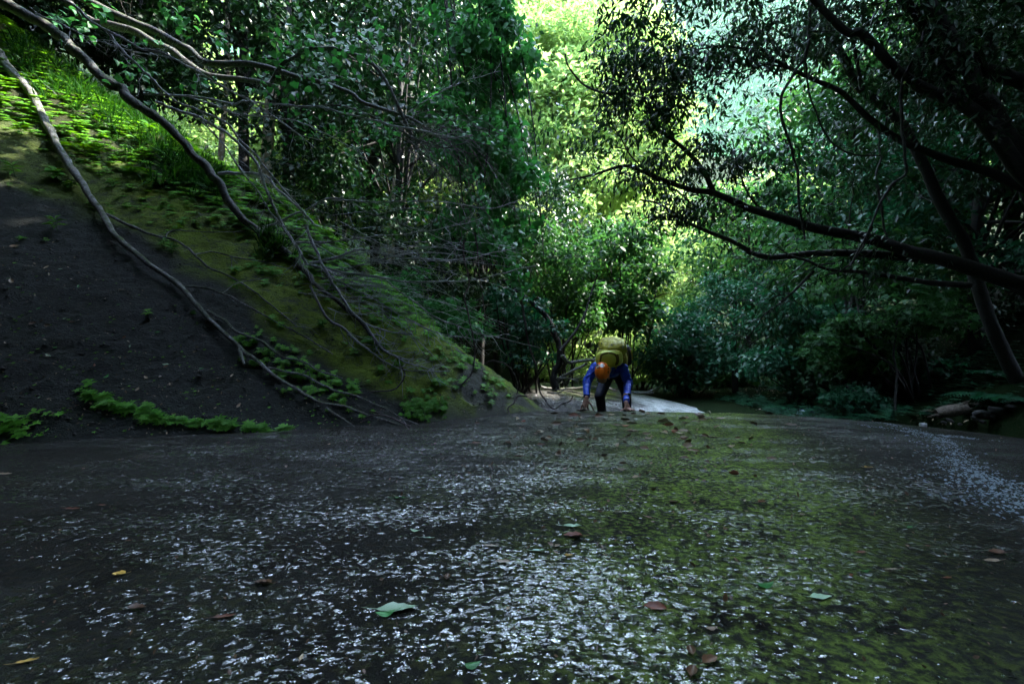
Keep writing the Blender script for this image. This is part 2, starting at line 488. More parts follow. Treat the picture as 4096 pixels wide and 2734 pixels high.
def dead_leaf(name, a, b, rough=.45):
    t = NT(name); v = t.coord(); n = t.noise(v, 40, 4); oi = t.n("ObjectInfo").outputs["Random"]
    c = t.mix(t.ramp(n, [(.35, (0, 0, 0)), (.65, (1, 1, 1))]), a, b)
    c = t.n("HueSaturation", {"Hue": .5, "Value": t.math('ADD', .7, t.math('MULTIPLY', oi, .6)), "Color": c}).outputs[0]
    p = t.n("BsdfPrincipled", {"Base Color": c, "Roughness": rough, "Specular IOR Level": .5})
    return t.surf(p.outputs[0])
M['dl_brown'] = dead_leaf("dead_leaf_brown", (.06, .03, .015), (.17, .085, .04))
M['dl_red'] = dead_leaf("dead_leaf_rust", (.10, .025, .012), (.22, .07, .03))
M['dl_yellow'] = dead_leaf("dead_leaf_yellow", (.42, .24, .04), (.6, .4, .08))
M['dl_green'] = dead_leaf("fallen_leaf_green", (.02, .14, .02), (.05, .25, .05))
M['dl_pale'] = dead_leaf("fallen_leaf_pale", (.28, .42, .25), (.4, .55, .36))
M['dl_tan'] = dead_leaf("dead_leaf_tan", (.22, .15, .09), (.36, .27, .18))
# ---------------------------------------------------------------- the ground as height functions
def slab_h(x, y):
    x = np.asarray(x, float); y = np.asarray(y, float)
    z = -.53 - .06 * y - .014 * np.maximum(0, x - 1.5) ** 2
    d = np.maximum(0, y - 5.75 + .06 * vnoise(xy(x, y, 1.7), 5))
    z = z - 1.5 * d * d / (d + .8)
    return z
def slab_z(x, y):
    """slab with its swells and water-worn ripples"""
    z = slab_h(x, y)
    z = z + .012 * fbm(xy(x, y, 1.3), 3, 11)
    q = np.stack([x * .8 + y * .22, y * 2.0 - x * .3, 0 * x], -1)
    z = z + .0032 * fbm(q * 8, 3, 21) + .0016 * fbm(q * 26, 3, 31)
    return z

TD = np.array([.861, .508]); TN = np.array([-.508, .861])       # along and across the toe of the left bank
def bank_st(x, y):
    t = TD[0] * x + TD[1] * y
    s0 = 4.7 - .32 * np.clip(1 - ((t - .7) / 2.2) ** 2, 0, 1)
    return TN[0] * x + TN[1] * y - s0, t
RIDGE_T = [-12, -6, -4, -2.1, 0, 1, 1.8, 2.33, 3.1, 3.8, 5]
RIDGE_H = [11, 8.5, 7, 5, 3.5, 2.65, 1.7, 1.0, .3, -.4, -1.5]
def bank_h(x, y):
    s, t = bank_st(x, y)
    top = np.interp(t, RIDGE_T, RIDGE_H)
    a = s * 1.0
    b = top + .18 * (s - top)
    k = .25
    m = -k * np.log(np.exp(-np.clip(a, -6, 14) / k) + np.exp(-np.clip(b, -6, 14) / k))
    return -.53 - .06 * np.minimum(y, 7) + m
def bank_z(x, y):
    q = np.stack([x, y, bank_h(x, y)], -1)
    s, t = bank_st(x, y)
    r = fbm(q * 1.1, 3, 41) * .10 + fbm(q * np.array([4, 4, 11.]), 3, 51) * .05 + fbm(q * 17, 3, 61) * .028
    return bank_h(x, y) + r * sstep(-.1, .5, s + .12)

def lower_h(x, y):
    x = np.asarray(x, float); y = np.asarray(y, float)
    z = -.85 - .15 * (x - .6)
    yl = np.interp(x, [-1, .6, 1.25, 2.67, 4.0, 6], [7.6, 8.2, 9, 11, 9.2, 7.5])
    d = np.maximum(0, y - yl)
    z = z - .55 * sstep(8.1, 6.6, y)
    return z - .5 * d * d / (d + .4) - .1 * np.maximum(0, .2 - x) + .015 * fbm(xy(x, y, 2.0), 3, 71)
def hump_h(x, y):
    x = np.asarray(x, float); y = np.asarray(y, float)
    d = np.maximum(0, y - 13)
    return -1.41 - .022 * (x - 4.6) ** 2 - .05 * (13 - np.minimum(y, 13)) - .35 * d * d / (d + 1) + .03 * fbm(xy(x, y, .8), 3, 81)

def floor_h(x, y):
    x = np.asarray(x, float); y = np.asarray(y, float)
    valley = -1.62 - .05 * np.clip(y - 9, 0, 14) + .10 * fbm(xy(x, y, .5), 3, 91)
    right = -1.12 + .02 * (6 - y) + .62 * np.maximum(0, x - 6.6 - .35 * np.maximum(0, y - 7) * (y < 40)) + .07 * fbm(xy(x, y, .9), 3, 92)
    right = np.where(x > 2.5, right, -9)
    rs = sstep(3.4, 6.6, x)
    low = valley * (1 - rs) + np.maximum(valley, right) * rs
    left = -1.3 + .75 * np.maximum(0, -x - 3.2 + .0 * y) * sstep(7, 10, y)
    hill = -2.2 + .62 * np.maximum(0, y - 21 - .12 * np.abs(x))
    hill = np.minimum(hill, 26 + .1 * y)
    z = np.maximum(low, np.where(x < 0, left, -9))
    z = np.maximum(z, hill)
    z = np.maximum(z, -1.3 + .8 * np.maximum(0, -y - 4.0))        # the gully keeps climbing behind the camera
    z = np.maximum(z, np.where(y < 2.5, -1.3 + .9 * np.maximum(0, -x - 6.0), -9))
    return z

def ground_h(x, y):
    x = np.asarray(x, float); y = np.asarray(y, float)
    z = np.maximum(floor_h(x, y), slab_h(x, y))
    z = np.maximum(z, np.where((x > -1.2) & (x < 6.5) & (y > 6) & (y < 14), np.maximum(lower_h(x, y), hump_h(x, y)), -9))
    return np.maximum(z, bank_h(x, y))

def hit(px, py, fn, y0=.5, y1=60, step=.02):
    Y = np.arange(y0, y1, step)
    z = fn((px - 2048) / F * Y, Y); r = -(py - 1367) / F * Y
    k = np.argmax(z >= r) if (z >= r).any() else np.argmax(np.where(Y < 12, z - r, -99))
    return np.array([(px - 2048) / F * Y[k], Y[k], float(z[k])])

def sheet(name, X, Y, Z, mat, attrs=None, kind='structure'):
    nu, nv = X.shape
    b = Buf(); b.add(np.stack([X, Y, Z], -1), quads=grid_faces(nu, nv))
    me = b.mesh(name)
    for k, v in (attrs or {}).items(): set_attr(me, k, v)
    if me.polygons[0].normal.z < 0: me.flip_normals()
    o = link(name, me, mat)
    tag(o, kind=kind)
    return o

# slab: rows get closer together near the camera
ys = np.concatenate([[-3.0, -2, -1.2, -.6], .0 + np.linspace(0, 1, 560) ** 1.6 * 7.3])
us = np.linspace(-1, 1, 620)
Yg, Ug = np.meshgrid(ys, us, indexing='ij')
half = 1.6 + .5 * np.clip(Yg, 0, 9) * 1.6
Xg = Ug * half + .35 * np.sign(Ug) * 0
Xg = np.where(Ug < 0, Ug * (1.6 + 1.02 * np.clip(Yg, 0, 9)), Ug * (1.8 + 1.15 * np.clip(Yg, 0, 9)))
Zg = slab_z(Xg, Yg)
cx = .40 * Yg + .12 + .15 * fbm(xy(Xg, Yg, 1.2), 2, 3)
mossb = np.exp(-((Xg - cx) / (.40 + .045 * Yg)) ** 2)
mossb = np.clip(mossb * 1.25 + .42 * sstep(.0, .5, fbm(xy(Xg, Yg, 2.1), 3, 4)) * np.exp(-((Xg - .1 - .3 * Yg) / 1.0) ** 2), 0, 1)
mossb = mossb * (.5 + .5 * sstep(.9, 2.4, Yg)) * (1 + .35 * np.exp(-((Yg - 4) / 1.6) ** 2))
mossb = np.clip(mossb, 0, 1)
dxm = Xg - (.12 * Yg - 1.0)
matte = np.exp(-(dxm / np.where(dxm < 0, 2.6, .9)) ** 2) * sstep(1.3, 2.6, Yg) + .9 * sstep(1.1, 2.4, Xg - .25 * Yg)
sheet("rock_slab", Xg, Yg, Zg, M['slab'], {"moss": mossb, "sheet": np.clip(matte, 0, 1), "pale_glare": 0 * Xg})

# lower slab and mossy hump beyond the crest
X, Y = np.meshgrid(np.linspace(-2.6, 6.4, 260), np.linspace(5.9, 12.5, 220), indexing='ij')
lz = lower_h(X, Y)
gl = np.exp(-((X - 3.1) / 1.3) ** 2) 
sheet("lower_rock_slab", X, Y, lz, M['slab'], {"moss": .8 * sstep(.1, .5, fbm(xy(X, Y, 2.2), 3, 6)) * (1 - gl), "sheet": .5 + 0 * X, "pale_glare": np.clip(sstep(2.0, 2.5, X + .1 * vnoise(xy(X, Y, 3), 2)) * .95 + .06, 0, 1)})  # right part whitened for the bright foliage it mirrors
X, Y = np.meshgrid(np.linspace(1.5, 10, 150), np.linspace(9, 16, 120), indexing='ij')
sheet("mossy_rock_hump", X, Y, hump_h(X, Y), M['slab'], {"moss": np.clip(.5 + .5 * fbm(xy(X, Y, 1.2), 3, 8), 0, 1), "sheet": 1 + 0 * X, "pale_glare": .05 + 0 * X})

# the steep left bank
tt_ = np.linspace(-9, 5.2, 520); ss_ = np.concatenate([np.linspace(-.45, 5.5, 380), np.linspace(5.6, 14, 60)])
Tg, Sg = np.meshgrid(tt_, ss_, indexing='ij')
s0 = 4.7 - .32 * np.clip(1 - ((Tg - .7) / 2.2) ** 2, 0, 1)
X = TD[0] * Tg + TN[0] * (Sg + s0); Y = TD[1] * Tg + TN[1] * (Sg + s0)
Z = bank_z(X, Y)
MOSS_T = [-9, -4, -2.2, -1.18, -.17, .5, 1.5, 3, 5]; MOSS_H = [6, 3.6, 2.6, 2.15, 1.4, .75, .1, .0, .0]
hrel = Z - (-.53 - .06 * np.minimum(Y, 7))
md = hrel - np.interp(Tg, MOSS_T, MOSS_H)
q = np.stack([X, Y, Z], -1)
wob = fbm(q * 1.6, 3, 9)
width = np.interp(Tg, [-4, -1, 0, 1.5, 2.6, 4], [.5, .8, .95, .95, .7, .4])
mossa = sstep(-.12, .12, md + .25 * wob) * (1 - .75 * sstep(width, width + .5, md + .2 * wob))
mossa = np.clip(mossa, 0, 1) * np.interp(Tg, [-5, -2, -.8, 4], [.35, .5, 1, 1])
duffa = sstep(1.6, 2.2, Tg + .3 * wob) * sstep(-.25, .1, wob + .1) * .9
duffa = np.maximum(duffa, sstep(width + .3, width + .8, md))
mossa = mossa * (1 - sstep(1.6, 2.2, Tg + .3 * wob) * sstep(-.05, .2, wob) * .95)
Z = Z + mossa * (.018 + .03 * fbm(q * 7, 3, 12))
sheet("left_bank", X, Y, Z, M['bank'], {"moss": mossa, "duff": duffa})

def moss_d(x, y):
    s, t = bank_st(x, y)
    return (bank_h(x, y) + .53 + .06 * np.minimum(y, 7)) - np.interp(t, MOSS_T, MOSS_H)

# forest floor all round, out to the slopes
def loose(a, b, n):
    u = np.linspace(-1, 1, n); return (a + b) / 2 + (b - a) / 2 * (.35 * u + .65 * u ** 3)
X, Y = np.meshgrid(loose(-95, 95, 190), np.concatenate([np.linspace(-30, 0, 46)[:-1], np.linspace(0, 26, 110), np.linspace(27, 110, 60)]), indexing='ij')
Zf = floor_h(X, Y)
under = slab_h(X, Y) - .25
inside = (X < 6.2 + .1 * Y) & (X > -9) & (Y < 7.0) & (Y > -3.6)
Zf = np.where(inside, np.minimum(Zf, -1.75), Zf)
sheet("forest_floor", X, Y, Zf, M['floor'])

# the mountain side across the valley
X, Zp = np.meshgrid(np.linspace(-260, 360, 620), np.linspace(-10, 275, 300), indexing='ij')
Ym = 150 + Zp * .62 + 14 * fbm(np.stack([X / 60, Zp / 60, 0 * X], -1), 3, 101)
lump = np.stack([X / 6, Zp / 5, 0 * X], -1)
Ym = Ym - 4.5 * (1 - np.abs(vnoise(lump, 102)) ** 1.0) - 1.6 * (1 - np.abs(vnoise(lump * 2.7, 105))) - .8 * vnoise(lump * 6, 103)
b = Buf(); b.add(np.stack([X, Ym, Zp], -1), quads=grid_faces(*X.shape))
me = b.mesh("mountain_side")
me.attributes["tone"].data.foreach_set("value", np.clip(.5 + .6 * fbm(np.stack([X, Zp, 0 * X], -1)[:-1, :-1].reshape(-1, 3) / 9, 3, 104), 0, 1).astype(np.float32))
o = link("mountain_side", me, M['far']); tag(o, kind='structure')
if me.polygons[0].normal.y > 0: me.flip_normals()

# its forest, tree crowns too many to count
n = 7000
ix = rng.integers(0, X.shape[0], n); iz = rng.integers(0, X.shape[1], n)
cs = np.stack([X[ix, iz], Ym[ix, iz] - 1.0, Zp[ix, iz]], -1)
cs = cs[(cs[:, 0] / cs[:, 1] > -.5) & (cs[:, 0] / cs[:, 1] < 1.2)]
b = Buf(); k = 70; m = len(cs)
R_ = (3.0 + 1.8 * rng.random(m))[:, None, None]
d = unit(rng.normal(size=(m, k, 3))); d[..., 2] = np.abs(d[..., 2]) * .9; d[..., 1] = -np.abs(d[..., 1])
P = cs[:, None, :] + d * R_ * (.75 + .3 * rng.random((m, k, 1)))
tn = np.clip(np.repeat(rng.random(m), k) * .7 + .3 * rng.random(m * k), 0, 1)
leaves(b, OVAL, P.reshape(-1, 3), rng.normal(size=(m * k, 3)), (d + .35 * rng.normal(size=(m, k, 3))).reshape(-1, 3), 1.5 * (.6 + .8 * rng.random(m * k)), tn)
o = b.build("mountain_forest", M['far']); tag(o, "distant forest of pale sunlit crowns on the mountain side across the valley", "forest", kind='stuff')

# white water running down the right edge of the slab
b = Buf()
def foam_run(pts, w, n):
    P, R = smooth_path([hit(px, py, slab_h)[:3] for px, py in pts], np.full(len(pts), w), 14)
    for _ in range(n):
        i = rng.integers(0, len(P) - 1); c = P[i] + (P[i + 1] - P[i]) * rng.random(); d = unit(P[i + 1] - P[i])
        o_ = rng.normal(size=2) * R[i]
        c = c + np.array([o_[0], o_[1], 0]); L = .005 + .016 * rng.random() ** 2; wd = L * rng.uniform(.18, .4)
        d = unit(np.array([d[0], d[1], 0]) + rng.normal(size=3) * np.array([.35, .35, 0])); sd = np.array([-d[1], d[0], 0])
        q = np.array([c - d * L, c + sd * wd, c + d * L, c - sd * wd, c - d * L * .5 + sd * wd * .8, c + d * L * .5 - sd * wd * .8])
        q[:, 2] = slab_z(q[:, 0], q[:, 1]) + .002
        top = c[None].copy(); top[:, 2] = slab_z(top[:, 0], top[:, 1]) + wd * .9 + .002
        b.add(np.vstack([q, top]), tris=[(0, 6, 4), (4, 6, 1), (1, 6, 2), (2, 6, 5), (5, 6, 3), (3, 6, 0)])
foam_run([(3520, 1686), (3680, 1730), (3780, 1770), (3830, 1840), (3900, 1900), (4090, 1990)], .055, 1300)
foam_run([(3620, 1720), (3760, 1800), (3880, 1905), (4000, 1990), (4110, 2060)], .10, 450)
foam_run([(3380, 1690), (3700, 1735), (3950, 1760)], .07, 200)
foam_run([(3900, 1900), (4000, 1990), (4110, 2050)], .12, 330)
o = b.build("white_water", M['foam']); tag(o, label="thin white water tumbling down the right edge of the dark rock slab", kind='structure')
# ---------------------------------------------------------------- limbs traced from the photograph, each at its own distance
def onb(px, py, off=.05):
    p = hit(px, py, bank_h, 2.5, 14)
    d = p / p[1]
    return p - d * off

def gnarl(P, R, a=1.0):
    """small kinks and swellings along a stem"""
    k = np.stack([vnoise(P * 5.5, 61), vnoise(P * 5.5, 62), vnoise(P * 5.5, 63)], -1) + .5 * np.stack([vnoise(P * 14, 64), vnoise(P * 14, 65), vnoise(P * 14, 66)], -1)
    w = np.clip(np.arange(len(P)) / 4.0, 0, 1)[:, None]
    return P + k * w * a * np.minimum(.022, .006 + R[:, None] * .8), R * (1 + .28 * np.maximum(0, vnoise(P * 9, 67)) * (vnoise(P * 3, 68) > 0))

def traced(pts, y0, y1, w0, w1):
    """pixel path -> world path; distance and width run evenly along it"""
    n = len(pts)
    L = np.concatenate([[0], np.cumsum([math.dist(pts[i], pts[i + 1]) for i in range(n - 1)])]); L /= L[-1]
    P = []; R = []
    for (px, py), l in zip(pts, L):
        Y = y0 + (y1 - y0) * l
        P.append(at(px, py, Y)); R.append((w0 + (w1 - w0) * l) * .5 / F * Y)
    return np.array(P), np.array(R)

def limb(parent, name, pts, y0, y1, w0, w1, mat, seg=9, rough=.16, n=6, seed=1):
    P, R = traced(pts, y0, y1, w0, w1)
    P, R = smooth_path(P, R, n)
    if w0 < 14: seg = min(seg, 6)
    b = Buf(); tube(b, P, R, seg, rough, seed)
    o = b.build(name, mat, parent)
    return o, P, R

def twigs(buf, P, R, n, length, seg=4, spread=.9, droop=.1, level=1, r=.004, t0=.15, wig=.22, out=None):
    """side twigs along a path, each with finer ones of its own"""
    m = len(P)
    for _ in range(n):
        i = min(m - 2, int(m * (t0 + (1 - t0) * rng.random())))
        p = P[i].copy(); d = unit(P[min(i + 1, m - 1)] - P[max(i - 1, 0)])
        side = unit(np.cross(d, unit(rng.normal(size=3))))
        d = unit(d * (.35 + .6 * rng.random()) + side * spread)
        L = length * (.35 + .9 * rng.random()); k = max(4, int(L / .06)); k = min(k, 9)
        Q = [p]; rr0 = min(r * (.6 + .8 * rng.random()), R[i] * .7)
        for j in range(k):
            d = unit(d + rng.normal(size=3) * wig + np.array([0, 0, -droop * .3]))
            p = p + d * L / k; Q.append(p)
        Q = np.array(Q); rr = np.linspace(rr0, rr0 * .3, k + 1)
        tube(buf, Q, rr, seg if level > 0 else 3, cap=False)
        if out is not None: out.append((Q[-1], d)); out.append((Q[len(Q) // 2], d))
        if level > 0:
            twigs(buf, Q, rr, 2 + int(rng.random() * 3), length * .45, 3, spread, droop, level - 1, rr0 * .6, .1, wig, out)

def base_of(pts, y): return at(pts[0], pts[1], y)

# ---- silver trunk lying down the bank
A = [(-60, 140), (0, 223), (38, 281), (89, 332), (134, 383), (159, 434), (191, 504), (236, 587), (274, 657), (319, 721), (364, 797), (408, 861), (459, 938), (485, 959), (574, 1049), (638, 1087), (721, 1151), (778, 1215), (836, 1272), (893, 1336), (957, 1400), (1020, 1444), (1084, 1495), (1161, 1546), (1225, 1585), (1282, 1616), (1340, 1623), (1397, 1636), (1500, 1672), (1608, 1704)]
tA = thing("fallen_tree", "silvery lichen spotted slender trunk lying down the dark rock bank to the slab", "fallen tree", onb(1282, 1616, 0))
PA = []; RA = []
for i, (px, py) in enumerate(A):
    u = i / (len(A) - 1)
    PA.append(onb(px, py, .06 + .12 * (1 - u))); RA.append((25 * (1 - u) ** .95 + 7) * .5 / F * PA[-1][1])
PA, RA = smooth_path(PA, RA, 5); PA, RA = gnarl(PA, RA, .7)
b = Buf(); tube(b, PA, RA, 12, .24, 2); b.build("trunk", M['bark_silver'], tA)
def bank_branch(par, pts, w0, w1, off=.05, mat='bark_silver', tw=5, tl=.3):
    P = [onb(px, py, off) for px, py in pts]
    R = [(w0 + (w1 - w0) * i / (len(P) - 1)) * .5 / F * p[1] for i, p in enumerate(P)]
    P, R = smooth_path(P, R, 5); P, R = gnarl(P, R)
    b = Buf(); tube(b, P, R, 6, .2, 3)
    if tw: twigs(b, P, R, tw, tl, 4, .6, .1, 0, .0035)
    return b.build("branch", M[mat], par)
bank_branch(tA, [(427, 861), (536, 908), (593, 934), (663, 950), (721, 972), (778, 1020), (842, 1074), (912, 1106), (995, 1157), (1084, 1221), (1148, 1272), (1193, 1310)], 12, 4, .1)
bank_branch(tA, [(727, 1148), (797, 1148), (893, 1176), (957, 1208), (1046, 1259), (1148, 1310), (1244, 1368), (1333, 1419)], 11, 4, .1)
bank_branch(tA, [(829, 1250), (893, 1285), (969, 1336), (1046, 1374), (1116, 1419), (1212, 1451), (1276, 1482), (1371, 1514)], 13, 6, .09)
bank_branch(tA, [(1071, 1470), (1148, 1489), (1244, 1521), (1339, 1565), (1402, 1583), (1517, 1629), (1631, 1681), (1689, 1709)], 12, 5, .08)
bank_branch(tA, [(1304, 1629), (1373, 1675), (1448, 1727)], 9, 5, .05, tw=0)
bank_branch(tA, [(663, 950), (680, 925), (760, 930), (860, 932), (980, 925)], 5, 3, .14, tw=2)
bank_branch(tA, [(782, 1018), (860, 1014), (940, 1030), (1060, 1052), (1160, 1075)], 6, 3, .12, tw=3)
bank_branch(tA, [(888, 1172), (960, 1135), (1050, 1118)], 6, 3, .16, tw=2)
b = Buf(); P, R = smooth_path([onb(957, 1400, .1), onb(968, 1435, .1), onb(976, 1463, .1)], [.018, .016, .012], 4); tube(b, P, R, 7, .1); tag(b.build("stub", M['bark_silver'], tA), label="short broken stub with a pale end")

# ---- big leaning trunk behind it
B = [(-70, -60), (0, 0), (38, 19), (128, 70), (204, 115), (287, 179), (344, 255), (408, 306), (472, 351), (504, 389), (574, 440), (651, 491), (721, 555), (784, 625), (835, 689), (874, 740), (912, 797), (976, 874), (1020, 918), (1084, 975), (1180, 1036), (1231, 1100), (1276, 1157), (1400, 1242), (1494, 1353), (1534, 1399), (1608, 1440)]
tB = thing("leaning_tree", "long dark leaning trunk with blue green lichen and bare grey branches reaching over the moss", "leaning tree", onb(1608, 1440, 0))
P, R = traced(B, 5.6, 5.75, 50, 12)
for i in range(len(P)):
    zb = onb(B[i][0], B[i][1], .12)
    if zb[1] < P[i][1] or i > 17: P[i] = zb
    R[i] = np.interp(i, [0, 10, 18, 26], [40, 35, 27, 9]) * .5 / F * P[i][1]
PB, RB = smooth_path(P, R, 5); PB, RB = gnarl(PB, RB, 1.3)
b = Buf(); tube(b, PB, RB, 12, .26, 5); b.build("trunk", M['bark_grey'], tB)
def free_branch(par, pts, y0, y1, w0, w1, mat='bark_twig', tw=10, tl=.35, lvl=1, rr=.0042, seg=6, name="branch"):
    P, R = traced(pts, y0, y1, w0, w1)
    P, R = smooth_path(P, R, 5); P, R = gnarl(P, R)
    b = Buf(); tube(b, P, R, seg, .2, 7)
    if tw: twigs(b, P, R, tw, tl, 3, .7, .05, lvl, rr)
    o = b.build(name, M[mat], par)
    return o, P, R
E = [
 ([(1200, 1062), (1276, 1066), (1356, 1084), (1448, 1098), (1545, 1115), (1631, 1124), (1718, 1130), (1804, 1127), (1890, 1118), (1987, 1101), (2062, 1075), (2142, 1064)], 5.6, 5.2, 16, 4, 10),
 ([(1241, 1052), (1321, 1038), (1402, 1012), (1436, 1003), (1517, 1015), (1603, 1029), (1689, 1038), (1804, 1041), (1890, 1029), (1976, 1006), (2062, 995)], 5.6, 5.5, 14, 4, 10),
 ([(1545, 1118), (1603, 1170), (1660, 1204), (1718, 1250), (1775, 1285), (1815, 1296), (1850, 1313), (1901, 1328), (1976, 1348), (2062, 1365), (2160, 1390)], 5.4, 5.2, 9, 4, 12),
 ([(1276, 1066), (1344, 1118), (1413, 1153), (1499, 1199), (1562, 1239), (1620, 1267), (1689, 1302), (1775, 1336), (1861, 1348), (1918, 1359)], 5.3, 5.0, 8, 3, 12),
 ([(874, 695), (957, 692), (1052, 702), (1116, 759), (1180, 816), (1237, 880)], 5.6, 5.3, 15, 7, 7),
 ([(1040, 918), (1148, 874), (1244, 823), (1327, 794), (1400, 810), (1485, 855), (1574, 880), (1638, 906), (1733, 938), (1830, 990)], 5.7, 5.5, 11, 4, 10),
 ([(1327, 800), (1440, 806), (1560, 808), (1700, 806), (1840, 815), (1960, 832), (2080, 800)], 5.6, 5.5, 8, 3, 10),
 ([(1175, 970), (1300, 968), (1430, 955), (1560, 940), (1700, 925), (1830, 900), (1930, 870)], 5.4, 5.4, 8, 3, 10),
 ([(1224, 900), (1253, 975), (1287, 1044), (1321, 1118), (1367, 1187), (1402, 1239), (1459, 1290), (1517, 1313), (1574, 1328), (1649, 1339)], 5.1, 4.9, 15, 5, 8),
 ([(1241, 1141), (1281, 1221), (1321, 1279), (1379, 1319), (1425, 1365), (1482, 1405), (1545, 1451), (1603, 1474), (1689, 1483), (1804, 1483)], 4.95, 4.7, 12, 3, 8),
 ([(1459, 1290), (1494, 1348), (1534, 1399), (1586, 1428), (1631, 1451), (1689, 1468), (1740, 1480)], 4.9, 4.7, 11, 4, 6),
]
for pts, y0, y1, w0, w1, n in E:
    free_branch(tB, pts, y0, y1, w0 * .85, w1 * .9, tw=n + 11, rr=.0045)

# ---- mossy limbs at the top left
Cm = [(250, -60), (344, 0), (414, 38), (485, 70), (561, 102), (638, 134), (702, 172), (765, 204), (816, 249), (906, 255), (995, 255), (1084, 274), (1180, 306), (1250, 319), (1400, 370), (1446, 408), (1542, 440), (1638, 472), (1714, 517), (1790, 560)]
tC = thing("mossy_tree", "moss topped grey trunk crossing the top left corner above the leaning trunk", "tree", at(250, -60, 6.4))
P, R = traced(Cm, 6.4, 6.6, 35, 10); P, R = smooth_path(P, R, 5)
b = Buf(); tube(b, P, R, 9, .16, 8); twigs(b, P, R, 12, .5, 4, .8, 0, 1, .006); b.build("trunk", M['bark_grey'], tC)
tC2 = thing("mossy_tree", "thicker rough mossy limb just under the topmost one, ending among round leaves", "tree", at(280, 20, 6.9))
P, R = traced([(280, 20), (357, 83), (446, 102), (542, 128), (606, 166), (689, 204), (753, 255), (829, 300), (925, 313), (1020, 325), (1120, 350)], 6.9, 6.8, 34, 18); P, R = smooth_path(P, R, 5)
b = Buf(); tube(b, P, R, 9, .2, 9); b.build("trunk", M['bark_grey'], tC2)
tAr = thing("arching_branch", "grey branch arching over in a hook hung with big round leaves", "branch", at(1083, 332, 6.1))
_, ARCH, ARCR = free_branch(tAr, [(1083, 332), (1121, 274), (1166, 230), (1223, 204), (1306, 195), (1383, 207), (1459, 236), (1517, 281), (1555, 344), (1593, 421), (1625, 497), (1650, 560)], 6.1, 5.9, 16, 14, 'bark_grey', tw=8, tl=.4)

# ---- long bare silver branches hanging across the upper left
DB = [
 ("pale bare branch sweeping from the top left down to the right, the uppermost thin one", [(242, 0), (300, 26), (357, 77), (434, 121), (485, 153), (555, 188), (612, 198), (702, 236), (797, 287), (880, 344), (944, 376), (1020, 415), (1097, 466), (1180, 523), (1256, 587)], 4.6, 5.0, 14, 5),
 ("long pale bare branch bending steeply down to a splintered broken tip", [(434, 121), (472, 185), (529, 236), (593, 293), (638, 344), (689, 389), (740, 427), (784, 446), (848, 466), (906, 491), (969, 561), (1020, 612), (1071, 676), (1135, 759), (1199, 835), (1256, 899)], 4.7, 4.7, 13, 8),
 ("stout bare branch beginning in mid air above the fern slope and drooping to the moss", [(625, 408), (702, 434), (797, 472), (874, 510), (957, 574), (1008, 631), (1052, 702), (1071, 765), (1110, 855), (1148, 925), (1195, 985), (1233, 1050)], 5.0, 4.95, 15, 11),
 ("long level bare branch running right into the tangle of dead twigs", [(574, 376), (702, 383), (797, 389), (893, 408), (944, 415), (982, 405), (1084, 415), (1212, 424), (1319, 440), (1446, 472), (1574, 504), (1702, 523), (1797, 548), (1893, 542)], 5.6, 5.7, 11, 7),
 ("white streaked bare branch arching under the level one", [(759, 389), (861, 421), (957, 459), (1046, 466), (1116, 472), (1212, 497), (1276, 523), (1400, 587), (1446, 619), (1510, 689), (1542, 753), (1606, 791)], 5.3, 5.3, 9, 4),
 ("bare branch dropping steeply past the pale trunk, left of the splintered one", [(804, 485), (880, 561), (925, 625), (982, 702), (1033, 765), (1084, 848), (1142, 925), (1180, 976)], 4.8, 4.8, 9, 5),
 ("thin bare branch over the top left corner running under the mossy trunk", [(120, 30), (150, 55), (223, 83), (319, 134), (402, 166), (466, 185), (536, 204), (638, 223), (750, 255)], 5.0, 5.2, 7, 4),
 ("thin dark bare twig branch slanting up to the right over the dead tangle", [(1630, 452), (1689, 415), (1750, 376), (1830, 335), (1893, 315), (2000, 285)], 5.7, 5.9, 7, 3),
]
for lab, pts, y0, y1, w0, w1 in DB:
    t = thing("bare_branch", lab, "bare branch", at(pts[0][0], pts[0][1], y0), "bare silver branches hanging over the left bank")
    free_branch(t, pts, y0, y1, w0 * .82, w1 * .9, 'bark_twig', tw=19, tl=.4, rr=.0045)

# ---- hanging vines and bowed stems
VN = [
 ("thin bare vine hanging straight down in front of the bank then curling left", [(1855, 960), (1855, 1044), (1878, 1130), (1861, 1199), (1884, 1302), (1898, 1388), (1890, 1474), (1861, 1526), (1832, 1540)], 5.2, 5.0, 7, 6),
 ("thin hanging vine with a hooked end over the dark hollow", [(1900, 930), (1918, 1072), (1930, 1221), (1947, 1279), (1993, 1302)], 5.3, 5.2, 6, 4),
 ("reddish bowed stem arching over the mossy toe of the bank", [(1945, 1452), (1958, 1443), (1995, 1441), (2021, 1453), (2045, 1475), (2060, 1499), (2070, 1530), (2070, 1562), (2067, 1574)], 5.5, 5.45, 7, 5),
 ("thin dark stem bowing down to the edge of the wet slab", [(2110, 1584), (2075, 1579), (2060, 1596), (2050, 1615), (2031, 1634), (2036, 1659)], 5.35, 5.2, 7, 5),
 ("tall thin dark stem dropping beside the bank and hooking right along the rock", [(2085, 1200), (2106, 1324), (2118, 1385), (2133, 1436), (2147, 1482), (2152, 1530), (2162, 1571), (2186, 1603), (2205, 1630), (2225, 1633), (2251, 1613), (2283, 1596), (2293, 1581)], 5.9, 5.85, 10, 5),
 ("grey bowed root lying over the left toe plants", [(1404, 1585), (1405, 1605), (1415, 1625), (1450, 1640), (1520, 1650)], 4.5, 4.4, 9, 7),
 ("looped grey stem lying on the slab edge under the fallen trunk", [(1448, 1685), (1480, 1665), (1530, 1660), (1580, 1680), (1640, 1700)], 4.15, 4.1, 7, 5),
 ("looped pale stem standing on the bank toe", [(1438, 1572), (1500, 1566), (1580, 1555), (1616, 1500), (1610, 1470)], 4.6, 4.7, 7, 5),
]
